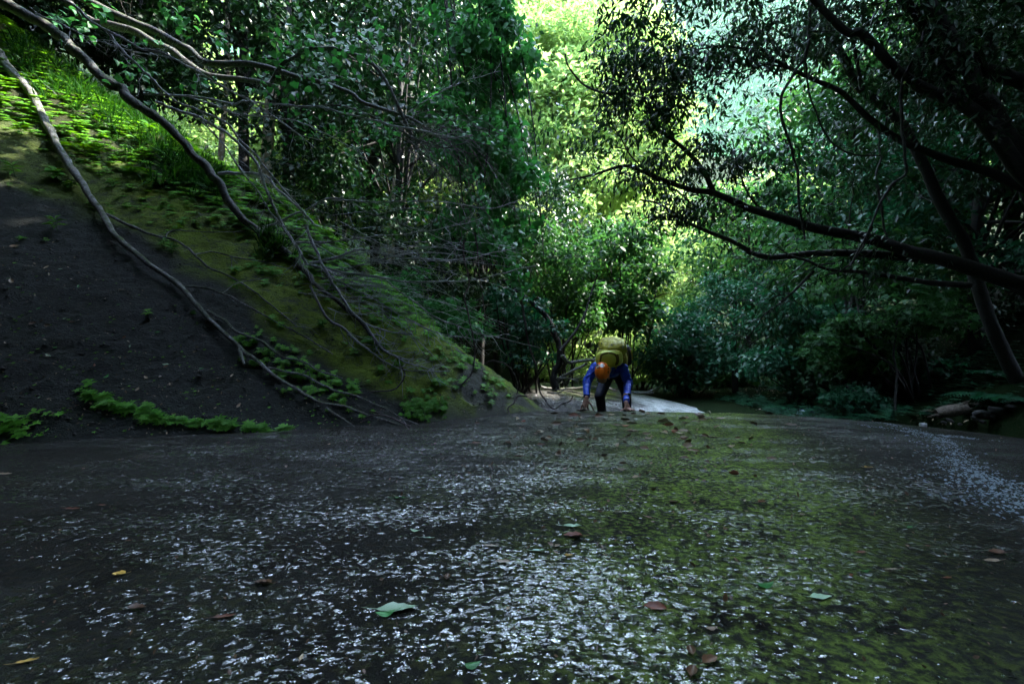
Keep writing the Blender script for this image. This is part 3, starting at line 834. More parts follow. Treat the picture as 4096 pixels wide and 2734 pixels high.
for lab, pts, y0, y1, w0, w1 in VN:
    t = thing("hanging_stem", lab, "vine", at(pts[0][0], pts[0][1], y0))
    free_branch(t, pts, y0, y1, w0, w1, 'bark_bramble', tw=4, tl=.12, lvl=0, rr=.003, name="stem")

# ---- tangle of dead twigs in mid air
tb = thing("dead_bramble", "purplish grey tangle of dead twigs hanging below the round leaved branch", "dead bramble", at(1800, 600, 6.0))
b = Buf()
for k in range(46):
    a = at(rng.uniform(1560, 1760), rng.uniform(480, 640), rng.uniform(5.7, 6.4))
    e = at(rng.uniform(1740, 2120), rng.uniform(520, 1020), rng.uniform(5.6, 6.5))
    mid = (a + e) / 2 + np.array([0, 0, .12 + .25 * rng.random()]) + rng.normal(size=3) * .08
    P, R = smooth_path([a, mid, e, e + np.array([.05, 0, -.3]) * rng.random()], [.006, .0045, .003, .0018], 7)
    tube(b, P, R, 3, cap=False)
    twigs(b, P, R, 7, .3, 3, .8, .25, 1 if k % 2 else 0, .0026)
b.build("twigs", M['bark_bramble'], tb)
# finer twigs crowding the shadowed hollow over the bank
tb = thing("dead_bramble", "sparse cobweb of fine bare twigs over the dark hollow above the mossy bank", "dead bramble", at(1700, 1150, 5.6))
b = Buf()
for k in range(52):
    a = at(rng.uniform(1150, 1500), rng.uniform(850, 1250), rng.uniform(5.0, 5.6))
    e = a + np.array([rng.uniform(.6, 2.0), rng.uniform(-.2, .4), rng.uniform(-.75, .3)])
    mid = (a + e) / 2 + np.array([0, 0, .15 * rng.random()]) + rng.normal(size=3) * .06
    P, R = smooth_path([a, mid, e], [.005, .004, .002], 7)
    tube(b, P, R, 3, cap=False)
    twigs(b, P, R, 5, .28, 3, .8, .05, 1 if k % 3 == 0 else 0, .0024)
b.build("twigs", M['bark_twig'], tb)

# ---- dark little tree and driftwood by the left of the climber
t = thing("small_tree", "dark crooked small tree trunk at the foot of the bank left of the climber", "tree", at(2222, 1528, 7.2))
o, P, R = free_branch(t, [(2225, 1560), (2213, 1513), (2222, 1474), (2239, 1436), (2239, 1402), (2222, 1348), (2205, 1300), (2150, 1230), (2080, 1170), (2010, 1120)], 7.2, 7.6, 30, 14, 'bark_dark', tw=10, tl=.6, rr=.008, seg=8, name="trunk")
free_branch(t, [(2239, 1402), (2300, 1330), (2340, 1250), (2390, 1100)], 7.2, 7.9, 12, 6, 'bark_dark', tw=5, tl=.5)
for lab, pts, y0, y1, w0, w1 in [
 ("grey dead branch reaching from the crooked tree toward the backpack", [(2249, 1421), (2256, 1405), (2249, 1421), (2268, 1443), (2300, 1448), (2336, 1443), (2377, 1440), (2430, 1425)][2:], 7.1, 7.6, 14, 12),
 ("dead branch slanting up behind the climber's arm", [(2215, 1530), (2250, 1505), (2300, 1477), (2345, 1452)], 7.3, 7.5, 15, 9),
 ("thin white dead branch among the driftwood left of the climber", [(2225, 1510), (2270, 1513), (2300, 1516), (2340, 1509), (2380, 1500)], 7.1, 7.2, 8, 5),
 ("low dead branch resting on the rock left of the climber", [(2190, 1568), (2210, 1571), (2235, 1567), (2255, 1558), (2262, 1550)], 6.9, 7.0, 8, 4),
 ]:
    t = thing("dead_branch", lab, "dead branch", at(pts[0][0], pts[0][1], y0), "dead branches beside the crooked tree")
    free_branch(t, pts, y0, y1, w0, w1, 'bark_silver', tw=7, tl=.3, lvl=1, rr=.005)
t = thing("driftwood_pole", "long straight dead pole lying across the rock behind the climber", "log", at(2162, 1545, 8.0))
free_branch(t, [(2162, 1545), (2191, 1552), (2239, 1553), (2288, 1550), (2360, 1547), (2420, 1552), (2480, 1563), (2610, 1569)], 8.0, 9.0, 12, 10, 'bark_silver', tw=8, tl=.3, lvl=0, rr=.006, name="pole")
# ---------------------------------------------------------------- dark trees leaning in from the right
R1 = [  # (name of tree, limbs: pts, y0, y1, w0, w1)
 ("low_tree", "black tree with the lowest long boughs reaching in level from the right", [
  ([(4260, 1330), (4180, 1210), (4096, 1147), (3918, 1084), (3775, 1038), (3631, 1003), (3488, 957), (3344, 929), (3212, 900), (3128, 874), (3000, 835), (2957, 816), (2855, 772), (2765, 759), (2670, 727), (2574, 689), (2497, 663), (2370, 700), (2270, 722)], 6.0, 6.6, 84, 7),
  ([(3775, 1040), (3700, 1035), (3574, 1023), (3402, 1012), (3230, 1015), (3086, 1029), (3000, 1009), (2989, 1000), (2925, 963), (2829, 925), (2733, 880), (2638, 816), (2560, 800)], 6.2, 6.9, 46, 8),
  ([(3880, 1140), (3718, 1130), (3603, 1112), (3459, 1089), (3316, 1078), (3230, 1043), (3150, 1020)], 6.2, 6.4, 30, 10),
  ([(3253, 1084), (3180, 1160), (3109, 1221)], 6.3, 6.2, 16, 10),
  ([(2855, 772), (2816, 689), (2753, 612), (2676, 548), (2619, 510), (2600, 446), (2570, 380), (2540, 270)], 6.55, 6.3, 26, 8),
  ([(3050, 850), (2990, 770), (2950, 660), (2930, 560)], 6.5, 6.7, 12, 5),
  ([(2600, 700), (2520, 620), (2460, 520), (2360, 480)], 6.6, 6.7, 9, 4)]),
 ("middle_tree", "black forked tree trunk standing in the dark at the right behind the low boughs", [
  ([(4130, 1640), (4070, 1530), (4010, 1400), (3960, 1290), (3900, 1100), (3867, 1000), (3848, 957), (3797, 874), (3746, 778), (3701, 676), (3657, 587), (3612, 504), (3542, 434), (3446, 357), (3408, 300), (3357, 204), (3306, 115), (3280, 0), (3250, -160)], 6.8, 6.2, 60, 28),
  ([(4200, 800), (4096, 753), (3957, 689), (3829, 651), (3720, 612), (3625, 574), (3542, 523), (3459, 459), (3383, 383), (3332, 351), (3255, 319), (3159, 274), (3076, 230), (3000, 204), (2900, 185), (2780, 200)], 5.8, 5.6, 46, 7),
  ([(3446, 357), (3430, 260), (3400, 140), (3330, 60)], 6.2, 6.0, 20, 9),
  ([(3159, 274), (3060, 260), (2960, 290), (2860, 300), (2770, 330)], 5.6, 5.6, 10, 4)]),
 ("upper_tree", "thick black tree at the far right edge with steep limbs crossing the top corner", [
  ([(4330, 900), (4200, 790), (4096, 640), (4020, 529), (3969, 440), (3905, 357), (3874, 255), (3810, 166), (3765, 83), (3708, 0), (3640, -140)], 5.4, 5.0, 88, 46),
  ([(4240, 400), (4096, 331), (3944, 280), (3873, 223)], 5.2, 5.2, 66, 55),
  ([(4200, 770), (4096, 701), (3995, 561), (3912, 459), (3829, 408), (3701, 357), (3612, 306), (3542, 236), (3446, 134), (3383, 128), (3255, 0), (3150, -120)], 5.3, 5.0, 72, 22),
  ([(3855, 420), (3822, 363), (3765, 255), (3720, 166), (3676, 83), (3612, 0), (3560, -120)], 5.3, 5.2, 46, 38),
  ([(4160, 560), (4040, 505), (3960, 470)], 5.2, 5.3, 30, 20)]),
]
near_tips = []
for nm, lab, limbs in R1:
    f = limbs[0]; root = at(f[0][0][0], f[0][0][1], f[2 - 1])
    t = thing("overhanging_tree", lab, "tree", root, "dark trees leaning in from the right")
    # the part of the stem outside the picture goes down to the slope
    for k, (pts, y0, y1, w0, w1) in enumerate(limbs):
        P, R = traced(pts, y0, y1, w0 * .85, w1 * .85)
        if k == 0 and nm != "middle_tree":
            a = P[0] + np.array([.9, .15, -.8]); z = float(floor_h(a[0] + .5, a[1]))
            P = np.vstack([[a[0] + .5, a[1], z - .2], a, P]); R = np.concatenate([[R[0] * 1.3, R[0] * 1.1], R])
        P, R = smooth_path(P, R, 5)
        b = Buf(); tube(b, P, R, 10 if w0 > 20 else 6, .12, 12 + k)
        o = b.build("trunk" if k == 0 else "limb", M['bark_dark'], t)
        tw = Buf(); out = []
        twigs(tw, P, R, 16 if k == 0 else 9, .75, 4, .8, .1, 1, .009, t0=.3, out=out)
        tw.build("twigs", M['bark_dark'], o)
        near_tips += [(p, d, nm) for p, d in out]
for lab, pts, y0, y1, w0, w1 in [
 ("long thin crooked vine dropping through the bright gap right of centre", [(3250, 0), (3236, 108), (3217, 223), (3147, 344), (3121, 415), (3134, 491), (3166, 600), (3191, 702), (3198, 829), (3217, 957)], 5.2, 5.4, 13, 8),
 ("looping vine hanging between the two right hand forks", [(3701, 115), (3676, 179), (3631, 281), (3612, 383), (3615, 510), (3619, 612), (3628, 689), (3561, 746), (3510, 848), (3446, 982), (3400, 1060)], 5.0, 5.3, 13, 8),
 ("fine vine hanging just right of the crooked one", [(3222, 250), (3230, 350), (3255, 430), (3290, 510), (3330, 570), (3370, 600), (3430, 620), (3520, 620)], 5.3, 5.4, 7, 6),
 ("thin straight stem behind the right boughs", [(3510, 490), (3523, 612), (3504, 720), (3530, 880), (3560, 1000)], 6.9, 6.9, 9, 8),
 ("thin curved twig bough before the bright leaves at top centre", [(2260, 218), (2268, 260), (2310, 320), (2370, 360), (2440, 376), (2540, 372)], 6.2, 6.2, 6, 10),
 ("thin grey stem crossing the right undergrowth", [(3490, 905), (3440, 1010), (3380, 1070), (3300, 1100)], 5.9, 5.9, 6, 6),
 ("thin upright stem at lower right undergrowth", [(3580, 1640), (3585, 1500), (3575, 1400), (3590, 1280)], 7.6, 7.8, 9, 7),
 ]:
    t = thing("hanging_stem", lab, "vine", at(pts[0][0], pts[0][1], y0))
    free_branch(t, pts, y0, y1, w0, w1, 'bark_dark', tw=5, tl=.25, lvl=0, rr=.004, name="stem")
rng = np.random.default_rng(30)
# ---------------------------------------------------------------- foliage of the near trees
def leaf_cloud(name, parent, mat, clumps, tmpl, size, up=.8, droop=.3, hollow=.4, kind='stuff', gap=None):
    b = Buf()
    for (c, r, n) in clumps:
        clump(b, tmpl, c, r, int(n), size, up, droop, None, gap, hollow)
    o = b.build(name, mat, parent)
    if kind: o['kind'] = kind
    return o

def field(n, box, yr, rad, dens, keep=None, flat=.55):
    """clumps spread through a box seen at box=(px0,py0,px1,py1)"""
    out = []
    while len(out) < n:
        px = rng.uniform(box[0], box[2]); py = rng.uniform(box[1], box[3]); Y = rng.uniform(*yr)
        if keep is not None and not keep(px, py): continue
        r = rad * (.6 + .8 * rng.random())
        out.append((at(px, py, Y), (r, r * .9, r * flat), dens * (r / rad) ** 2))
    return out

RT = {o['label']: o for o in bpy.data.objects if o.get('group') == "dark trees leaning in from the right"}
low_t = [o for o in RT.values() if 'lowest' in o['label']][0]
mid_t = [o for o in RT.values() if 'forked' in o['label']][0]
upp_t = [o for o in RT.values() if 'steep' in o['label']][0]

def bright_gap(px, py):
    """the places where the far bright leaves show between the near boughs"""
    if 2700 < px < 3560 and 180 < py < 560:
        cx = (px - 3080) / 420; cy = (py - (395 + (px - 3080) * -.12)) / 150
        if cx * cx + cy * cy < 1: return False
    if (px - 2880) ** 2 / 170 ** 2 + (py - 400) ** 2 / 160 ** 2 < 1: return False
    return True

# leaves sit at the twig ends of each limb
def tip_leaves(nm, tree, mat, n, size, tmpl, rad=.17):
    b = Buf()
    for p, d, k in near_tips:
        if k != nm: continue
        m = int(n * (.4 + rng.random()))
        if m < 1: continue
        q = p + rnd(m) * rad * np.array([1.2, 1.2, .5])
        ax = d * .6 + rnd(m) * .5 + np.array([0, 0, -.55])
        leaves(b, tmpl, q, ax, rnd(m) * .6 + np.array([0, 0, .6]), size * (.7 + .6 * rng.random(m)), rng.random() * .5 + .5 * rng.random(m))
    o = b.build("foliage", mat, tree); o['kind'] = 'stuff'
tip_leaves("low_tree", low_t, M['leaf_dark'], 7, .10, NARROW)
tip_leaves("middle_tree", mid_t, M['leaf_dark'], 7, .10, NARROW)
tip_leaves("upper_tree", upp_t, M['leaf_dark'], 8, .10, NARROW)

# the hanging narrow leaved sprays against the light, top centre to right
cl = field(60, (2380, -150, 3300, 330), (5.2, 6.6), .26, 70, lambda x, y: bright_gap(x, y) and y < 330 - abs(x - 2750) * .1)
cl += field(34, (2430, 200, 2820, 700), (5.8, 6.8), .24, 65, lambda x, y: bright_gap(x, y))
cl += field(36, (2560, 470, 3250, 900), (6.2, 7.2), .25, 55, lambda x, y: bright_gap(x, y) and y > 520)
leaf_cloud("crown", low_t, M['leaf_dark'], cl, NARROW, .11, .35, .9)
cl = field(60, (3200, -200, 4200, 330), (5.5, 7.0), .34, 80, lambda x, y: bright_gap(x, y) and (x > 3560 or y < 150))
cl += field(40, (3300, 400, 4150, 760), (6.6, 8.0), .34, 70)
leaf_cloud("crown", mid_t, M['leaf_dark'], cl, NARROW, .12, .6, .5)
# unseen leaf clumps added over the stream bed to block sun and sky
def in_slot(x, y, z):
    """the opening left in the added leaves so the wet slab reflects sky"""
    d = y - 1.0
    if d < .8: return False
    e = (z + .6) / math.hypot(x, d)
    return (-.3 < x / d < .5 and .68 < e < 1.3) or (-1.3 < x / d < -.3 and .95 < e < 1.75)
def roof(n, xr, yr, zr, cond, leaf_n, size):
    cl = []
    while len(cl) < n:
        x = rng.uniform(*xr); y = rng.uniform(*yr); z = rng.uniform(*zr)
        if y > -1.2 and z < .82 * y + 1.5 and abs(x) < 1.25 * y + 1.6: continue      # never into the picture
        if in_slot(x, y, z) or not cond(x, y, z): continue
        if -7 < y < 1.2 and abs(x - .9) < 3.6: continue                              # a smaller opening left over the camera to light the climber's front
        r = rng.uniform(.8, 1.35); cl.append(((x, y, z), (r, r, r * .4), leaf_n))
    return cl
leaf_cloud("crown", upp_t, M['leaf_dark'], roof(620, (1.2, 14), (-8, 10.8), (4.4, 14.5), lambda x, y, z: x > .3 * y, 210, .32), OVAL, .32, .9, .2)  # added floating clumps that block sun, not grown from this tree's limbs

# unseen leaf roof added left and behind to block light except one slot
tover = thing("overhanging_tree", "unseen leaning tree added on the left bank to block light over the stream", "tree", (-6.5, -2.0, float(bank_h(-6.5, -2.0))))
P, R = smooth_path([(-6.5, -2, float(bank_h(-6.5, -2)) - .3), (-5.6, -2, 3.5), (-4, -1.8, 6.5), (-1.5, -1.5, 8.5)], [.3, .26, .2, .08], 6)
b = Buf(); tube(b, P, R, 10, .12, 5)
for e in ((-6, 3, 8), (1, 1, 8), (-4, -7, 8), (-8, 0, 8)):
    P2, R2 = smooth_path([P[12], (P[12] + np.array(e)) / 2 + np.array([0, 0, .6]), e], [.14, .09, .03], 6); tube(b, P2, R2, 7, .1, 5)
b.build("trunk", M['bark_dark'], tover)
leaf_cloud("crown", tover, M['leaf_dark'], roof(560, (-12, 3.5), (-10, 8.5), (3.9, 9.5), lambda x, y, z: x < -.25 * y + 3.4 * (y < 2), 210, .32), OVAL, .32, .9, .2)

# ---------------------------------------------------------------- generic trees
def make_tree(name, label, H, rad, n_clump, n_leaf, size, mat, tmpl=OVAL, bark='bark_dark', cat="tree", trunk_r=.14, low=.25, lean=(0, 0), cr=.32, flat=.5, group=None):
    t = thing(name, label, cat, (0, 0, 0), group)
    top = np.array([lean[0], lean[1], H * .8])
    P, R = smooth_path([(0, 0, -.4), (.05 * H * rng.normal() * .4, 0, H * .3), (lean[0] * .6, lean[1] * .6, H * .55), top], [trunk_r, trunk_r * .8, trunk_r * .5, trunk_r * .2], 5)
    b = Buf(); tube(b, P, R, 8, .12, 3); b.build("trunk", M[bark], t)
    b = Buf(); cb = Buf()
    for k in range(n_clump):
        d = unit(rng.normal(size=3)); d[2] = abs(d[2]) * (1 if rng.random() < .7 else -.5)
        f = .35 + .65 * rng.random() ** .5
        c = np.array([lean[0] * .7, lean[1] * .7, H * (low + (1 - low) * .45)]) + d * f * np.array([rad, rad, H * (1 - low) * .55])
        r = rad * cr * (.6 + .8 * rng.random())
        clump(cb, tmpl, c, (r, r, r * flat), n_leaf, size, .8, .3)
        if k % 2 == 0:
            i = rng.integers(len(P) // 4, len(P)); q = (P[i] + c) / 2 + np.array([0, 0, .06 * H * rng.random()])
            pp, rr = smooth_path([P[i], q, c], [max(.012, R[i] * .5), .02, .008], 4)
            tube(b, pp, rr, 4, cap=False)
    b.build("limb", M[bark], t)
    cb.build("crown", M[mat], t)['kind'] = 'stuff'
    return t

def place(proto, x, y, label, rz=None, sc=1.0, z=None, first=False, group=None, src=None):
    o = proto if first else copy_tree(proto)
    o.location = (x, y, (float(floor_h(x, y)) if z is None else z) - .1)
    o.rotation_euler = (0, 0, rng.uniform(0, 6.28) if rz is None else rz)
    o.scale = (sc, sc, sc * rng.uniform(.9, 1.1))
    o['label'] = label
    if group: o['group'] = group
    return o

rng = np.random.default_rng(31)
# ---------------------------------------------------------------- sunlit trees across the valley
G2 = "sunlit trees on the slope across the valley"
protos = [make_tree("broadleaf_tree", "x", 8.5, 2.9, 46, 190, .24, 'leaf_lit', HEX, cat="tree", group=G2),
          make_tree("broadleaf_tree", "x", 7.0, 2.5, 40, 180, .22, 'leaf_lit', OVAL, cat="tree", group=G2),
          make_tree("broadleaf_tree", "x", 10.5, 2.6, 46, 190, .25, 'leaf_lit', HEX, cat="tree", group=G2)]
lab2 = "pale sunlit broadleaf tree, one of many merging on the slope across the valley"
used = set()
spots = []
for row, (y0, n) in enumerate([(15.5, 6), (19, 8), (23, 11), (27.5, 14), (33, 15), (40, 17), (48, 17)]):
    for i in range(n):
        u = -1.05 + 2.1 * (i + .5 + .35 * rng.normal() * .6) / n
        x = u * y0; y = y0 + rng.normal() * 1.0
        if row == 0 and (x > 4.5 or x < -11): continue
        if u > .32 and u < .75 and row in (3, 4, 5, 6): continue      # the open view to the far mountain
        if u > .75 and row < 3: continue
        spots.append((x, y))
TALL_L = ["front left tall glowing tree, right beside the vine curtain", "tall glowing sunlit tree in the middle of the bright gap, nearest of them", "tall glowing tree at the right side of the bright gap, behind the black bough tips",
          "tall tree rising behind the nearest glowing one at top centre", "tall sunlit tree right of the gap under the far mountain", "tallest glowing tree, farthest back in the bright gap", "tall sunlit tree mostly hidden behind the vine curtain"]
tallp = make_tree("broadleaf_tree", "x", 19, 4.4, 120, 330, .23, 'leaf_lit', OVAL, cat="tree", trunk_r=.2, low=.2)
for i_, (x, y, sc_) in enumerate([(-.6, 19.5, 1.75), (1.6, 20.5, 1.85), (3.6, 21.5, 1.8), (.6, 24.5, 2.2), (5.2, 25, 1.7), (2.9, 26.5, 2.3), (-2.8, 21.5, 1.8)]):
    sc_ /= 1.8
    place(tallp, x, y, TALL_L[i_], sc=sc_, first=(i_ == 0), group="tall sunlit trees in the bright gap")
for x, y in spots:
    k = rng.integers(0, 3)
    lab2 = "pale sunlit tree %s the far slope, %s" % (("at the foot of" if y < 21 else "part way up" if y < 37 else "high on"), ("behind the dark left trees" if x / y < -.25 else "in the bright central gap" if x / y < .3 else "behind the right boughs"))
    place(protos[k], x, y, lab2, sc=rng.uniform(.85, 1.2), first=(k not in used), group=G2); used.add(k)

rng = np.random.default_rng(32)
# ---------------------------------------------------------------- shaded trees on the right bank
G3 = "shaded trees crowding the right bank"
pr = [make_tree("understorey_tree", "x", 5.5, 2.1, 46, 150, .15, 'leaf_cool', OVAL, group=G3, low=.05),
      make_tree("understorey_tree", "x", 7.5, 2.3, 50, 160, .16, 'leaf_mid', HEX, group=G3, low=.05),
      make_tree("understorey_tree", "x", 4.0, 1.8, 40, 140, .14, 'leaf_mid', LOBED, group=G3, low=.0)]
used = set()
for (x, y, k, sc, lab) in [
    (8.8, 8.6, 0, 1.0, "shaded blue green tree nearest the right edge behind the black boughs"),
    (7.0, 9.4, 2, 1.0, "low yellow green bush tree over the dark hollow at right"),
    (10.6, 9.6, 1, 1.0, "tall shaded tree filling the far right upper edge"),
    (8.6, 11.5, 1, 1.1, "tall dark green tree behind the forked black trunk"),
    (5.7, 11.6, 0, .62, "blue green bushy tree with layered boughs right of the lower rocks"),
    (12.5, 12.5, 1, 1.2, "tall shaded tree deepest in the right corner"),
    (10.6, 14.0, 0, 1.3, "large shaded tree beyond the others on the right slope"),
    (7.6, 14.6, 1, .9, "dark green tree under the far mountain gap"),
    (14.5, 15.5, 1, 1.2, "shaded tree high on the right slope at the back"),
    (12.8, 8.2, 0, 1.2, "shaded tree just outside the right edge of view")]:
    place(pr[k], x, y, lab, sc=sc, first=(k not in used), group=G3); used.add(k)
for i in range(30):  # unseen thicket added to close off low light from behind
    a = math.radians(-200 + 220 * (i + .5) / 30 if False else 150 + 235 * (i + .5) / 30); r = rng.uniform(7.5, 11)
    x = r * math.cos(a); y = r * math.sin(a) - 1.5
    g = max(float(floor_h(x, y)), float(bank_h(x, y)))
    place(pr[i % 3], x, y, "understorey tree added behind the camera to block light, outside the picture", sc=rng.uniform(1.2, 1.5), z=g, group="thicket behind the camera")
# tall trees added right, left and behind to keep sun off the stream bed
G4 = "tall trees added to shade the stream bed"
tall = make_tree("shading_tree", "x", 13, 3.6, 60, 230, .34, 'leaf_mid', OVAL, group=G4, low=.3, trunk_r=.25)
for i, (x, y, sc) in enumerate([(14, 3, 1), (15, 8, 1.05), (13, -2, 1), (19, 5.5, 1.1), (18, 11, 1.1), (18, 0, 1.1), (12, -7, 1), (18, -6, 1.1), (10.5, 3.5, .9), (23, 9, 1.1), (9.5, -2.5, .9), (22.5, 15, 1.0), (23, 3, 1.1), (6, -11, 1), (1, -13, 1), (-5, -12, 1), (-10, -9, 1), (-13, -4, 1), (-14, 2, 1.0), (-16, 8, 1), (3, -9.5, .7), (-3, -9, .7), (9, -11, .8), (-15.5, 13, 1.0)]):
    place(tall, x, y, "tall tree added to keep sun off the stream bed, mostly outside the picture", sc=sc, first=(i == 0), group=G4)

rng = np.random.default_rng(33)
# ---------------------------------------------------------------- forest on the left above the bank
G5 = "dark trees above the left bank"
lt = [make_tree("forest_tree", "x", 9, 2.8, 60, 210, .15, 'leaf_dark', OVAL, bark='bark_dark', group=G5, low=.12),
      make_tree("forest_tree", "x", 11, 2.8, 66, 210, .16, 'leaf_dark', HEX, bark='bark_dark', group=G5, low=.35)]  # darker leaf stands in for shade under the leaf roof
used = set()
for (x, y, k, sc, lab) in [
    (-2.6, 10.6, 0, 1.0, "dense black crowned tree behind the round leaved branch"),
    (-5.2, 10.6, 0, 1.05, "dense dark tree with specks of light behind the mossy trunk"),
    (-8.2, 10.2, 1, 1.0, "dark tree above the fern slope at upper left"),
    (-4.0, 13.5, 1, 1.1, "dark tree standing behind the pale trunks"),
    (-7.4, 12.6, 0, 1.15, "dark tree filling the gap behind the mossy trunk's bend"),
    (-10.2, 12.0, 0, 1.2, "dark tree at the top of the fern slope"),
    (-0.9, 12.6, 0, .85, "dark tree directly left of the bright leaves behind the vine curtain"),
    (-10.8, 8.0, 0, 1.0, "dark tree outside the upper left corner"),
    (-8.5, 4.0, 1, 1.0, "dark tree above the left edge of the bank"),
    (-9.5, 0.0, 1, 1.0, "dark tree beside the camera on the left slope")]:
    g = max(float(floor_h(x, y)), float(bank_h(x, y)))
    place(lt[k], x, y, lab, sc=sc, first=(k not in used), group=G5, z=g); used.add(k)
# straight trunks between the dark leaves, their sunlight put into the bark colour
for (px, pb, pt, Y, w, lab) in [(1068, 640, -100, 11.3, 44, "pale sunlit straight trunk showing between the bare branches on the left"),
                                (1572, 900, 380, 11.0, 34, "cream sunlit trunk seen through the tangle of twigs"),
                                (884, 620, 0, 11.6, 22, "thin orange lit trunk left of the pale one")]:
    p = at(px, pb, Y); q = at(px + 25, pt, Y)
    t = thing("pale_tree", lab, "tree trunk", (p[0], p[1], float(floor_h(p[0], p[1]))), "pale trunks beyond the left bank")
    P, R = smooth_path([(p[0] - .05, p[1], float(floor_h(p[0], p[1])) - .2), p, (p + q) / 2 + np.array([.08, 0, 0]), q], [w * .6 / F * Y, w * .5 / F * Y, w * .45 / F * Y, w * .35 / F * Y], 5)
    b = Buf(); tube(b, P, R, 10, .08, 3); b.build("trunk", M['bark_sunlit'], t)

rng = np.random.default_rng(34)
# ---------------------------------------------------------------- leafy curtain of vine at the left of the bright gap
tv = thing("vine_curtain", "leafy climbing vine hanging in a thick green curtain left of the bright gap", "vine", at(2010, 100, 8.2))
def vc_edge(py): return np.interp(py, [-200, 0, 250, 450, 600, 780, 900, 1000], [2000, 2030, 2150, 2000, 2090, 2180, 2120, 2060])
cl = []
for _ in range(150):
    py = rng.uniform(-200, 1000); e = vc_edge(py)
    px = e - 330 * rng.random() ** 1.3; Y = rng.uniform(7.6, 9.2)
    r = rng.uniform(.16, .38); cl.append((at(px, py, Y), (r, r, r * .75), 60))
b = Buf()
for c, r, n in cl: clump(b, HEART, c, r, n, .105, .3, .7)
b.build("foliage", M['leaf_vine'], tv)['kind'] = 'stuff'
b = Buf()
for _ in range(14):
    a = at(rng.uniform(1700, 2050), -250, rng.uniform(8, 9)); e = at(rng.uniform(1850, 2200), rng.uniform(700, 1200), rng.uniform(7.8, 8.8))
    P, R = smooth_path([a, (a + e) / 2 + rng.normal(size=3) * .2, e], [.02, .014, .008], 6); tube(b, P, R, 4, cap=False)
b.build("stems", M['bark_dark'], tv)
# strand of vine leaves coming forward at the right end of the bare branches
tv = thing("vine_strand", "bright vine strand trailing down beside the tips of the bare branches", "vine", at(1950, 850, 6.2))
b = Buf(); P, R = smooth_path([at(1900, 700, 6.4), at(1935, 850, 6.3), at(1975, 950, 6.2), at(2030, 1020, 6.1), at(2060, 1090, 6.05), at(2085, 1150, 6.0)], [.012, .01, .008, .006, .004, .003], 6)
tube(b, P, R, 5); b.build("stem", M['bark_grey'], tv)
b = Buf()
for i in range(len(P)):
    m = 9; leaves(b, HEART, P[i] + rnd(m) * .075, rnd(m) * .5 + np.array([.2, -.2, -.7]), rnd(m) * .4 + np.array([0, -.5, .6]), .075 * (.7 + .6 * rng.random(m)), rng.random(m))
b.build("foliage", M['leaf_vine'], tv)

# ---------------------------------------------------------------- round linden like leaves, each big enough to pick apart
def leaf_mesh(name, tmpl, mat, curl=0.0):
    b = Buf(); v = tmpl[0].copy(); v[:, 2] += curl * (v[:, 1] - .5) ** 2
    b.add(v, tris=tmpl[1], tone=.5); me = b.mesh(name); me.materials.append(mat); return me
from mathutils import Matrix
def put_leaf(me, p, axis, normal, s, parent=None, name="leaf"):
    Y = unit(np.asarray(axis, float)); Z = np.asarray(normal, float); Z = unit(Z - Y * (Z @ Y)); X = np.cross(Y, Z)
    o = bpy.data.objects.new(name, me); COL.objects.link(o)
    p = np.asarray(p, float)
    if parent is not None: p = p - world_loc(parent); o.parent = parent
    m = Matrix(((X[0] * s, Y[0] * s, Z[0] * s, p[0]), (X[1] * s, Y[1] * s, Z[1] * s, p[1]), (X[2] * s, Y[2] * s, Z[2] * s, p[2]), (0, 0, 0, 1)))
    o.matrix_basis = m
    return o
def toned(tmpl, mat, tone, curl):
    b = Buf(); v = tmpl[0].copy(); v[:, 2] += curl * (v[:, 1] - .5) ** 2 - curl * .2
    b.add(v, tris=tmpl[1], tone=tone); me = b.mesh("leaf"); me.materials.append(mat); return me
HM = [toned(HEART, M['leaf_vine'], t, c) for t, c in ((.1, -.3), (.4, .1), (.6, -.5), (.8, -.2), (1, -.4))]
def spray(parent, boxes, yr, size, n):
    k = 0
    while k < n:
        bx = boxes[rng.integers(len(boxes))]
        cx, cy, rx, ry = bx; 
        p = at(cx + rx * rng.normal() * .5, cy + ry * rng.normal() * .5, rng.uniform(*yr))
        put_leaf(HM[rng.integers(5)], p, rng.normal(size=3) * .5 + np.array([.2, -.25, -.5]), rng.normal(size=3) * .35 + np.array([0, -.35, .8]), size * rng.uniform(.65, 1.25), parent)
        k += 1
spray(tAr, [(1180, 170, 120, 60), (1300, 240, 90, 60), (1130, 230, 90, 60), (1250, 150, 100, 50), (1400, 210, 110, 50), (1540, 215, 80, 40), (1600, 270, 60, 50), (1350, 300, 100, 60), (1480, 130, 50, 40), (1420, 170, 80, 40), (1460, 540, 120, 50), (1530, 540, 60, 45), (1150, 370, 130, 50), (1050, 340, 60, 60), (1290, 300, 100, 50)], (5.6, 6.2), .095, 290)
spray(tC, [(280, 40, 120, 40), (400, 60, 60, 50), (340, 110, 60, 40), (690, 60, 50, 50), (730, 100, 45, 50), (880, 160, 30, 30), (620, 165, 80, 30), (560, 270, 90, 60), (500, 330, 60, 60), (600, 400, 40, 40), (800, 340, 70, 40), (230, 100, 40, 50)], (5.4, 6.2), .085, 200)
tD = thing("leafy_branch", "leafy branch with small round leaves running over the tangle of dead twigs", "branch", at(1480, 460, 5.8))
o_, P, R = free_branch(tD, [(1300, 420), (1400, 430), (1500, 470), (1600, 520), (1680, 560), (1780, 590), (1900, 560)], 5.8, 5.8, 9, 4, 'bark_grey', tw=8, tl=.3, lvl=0)
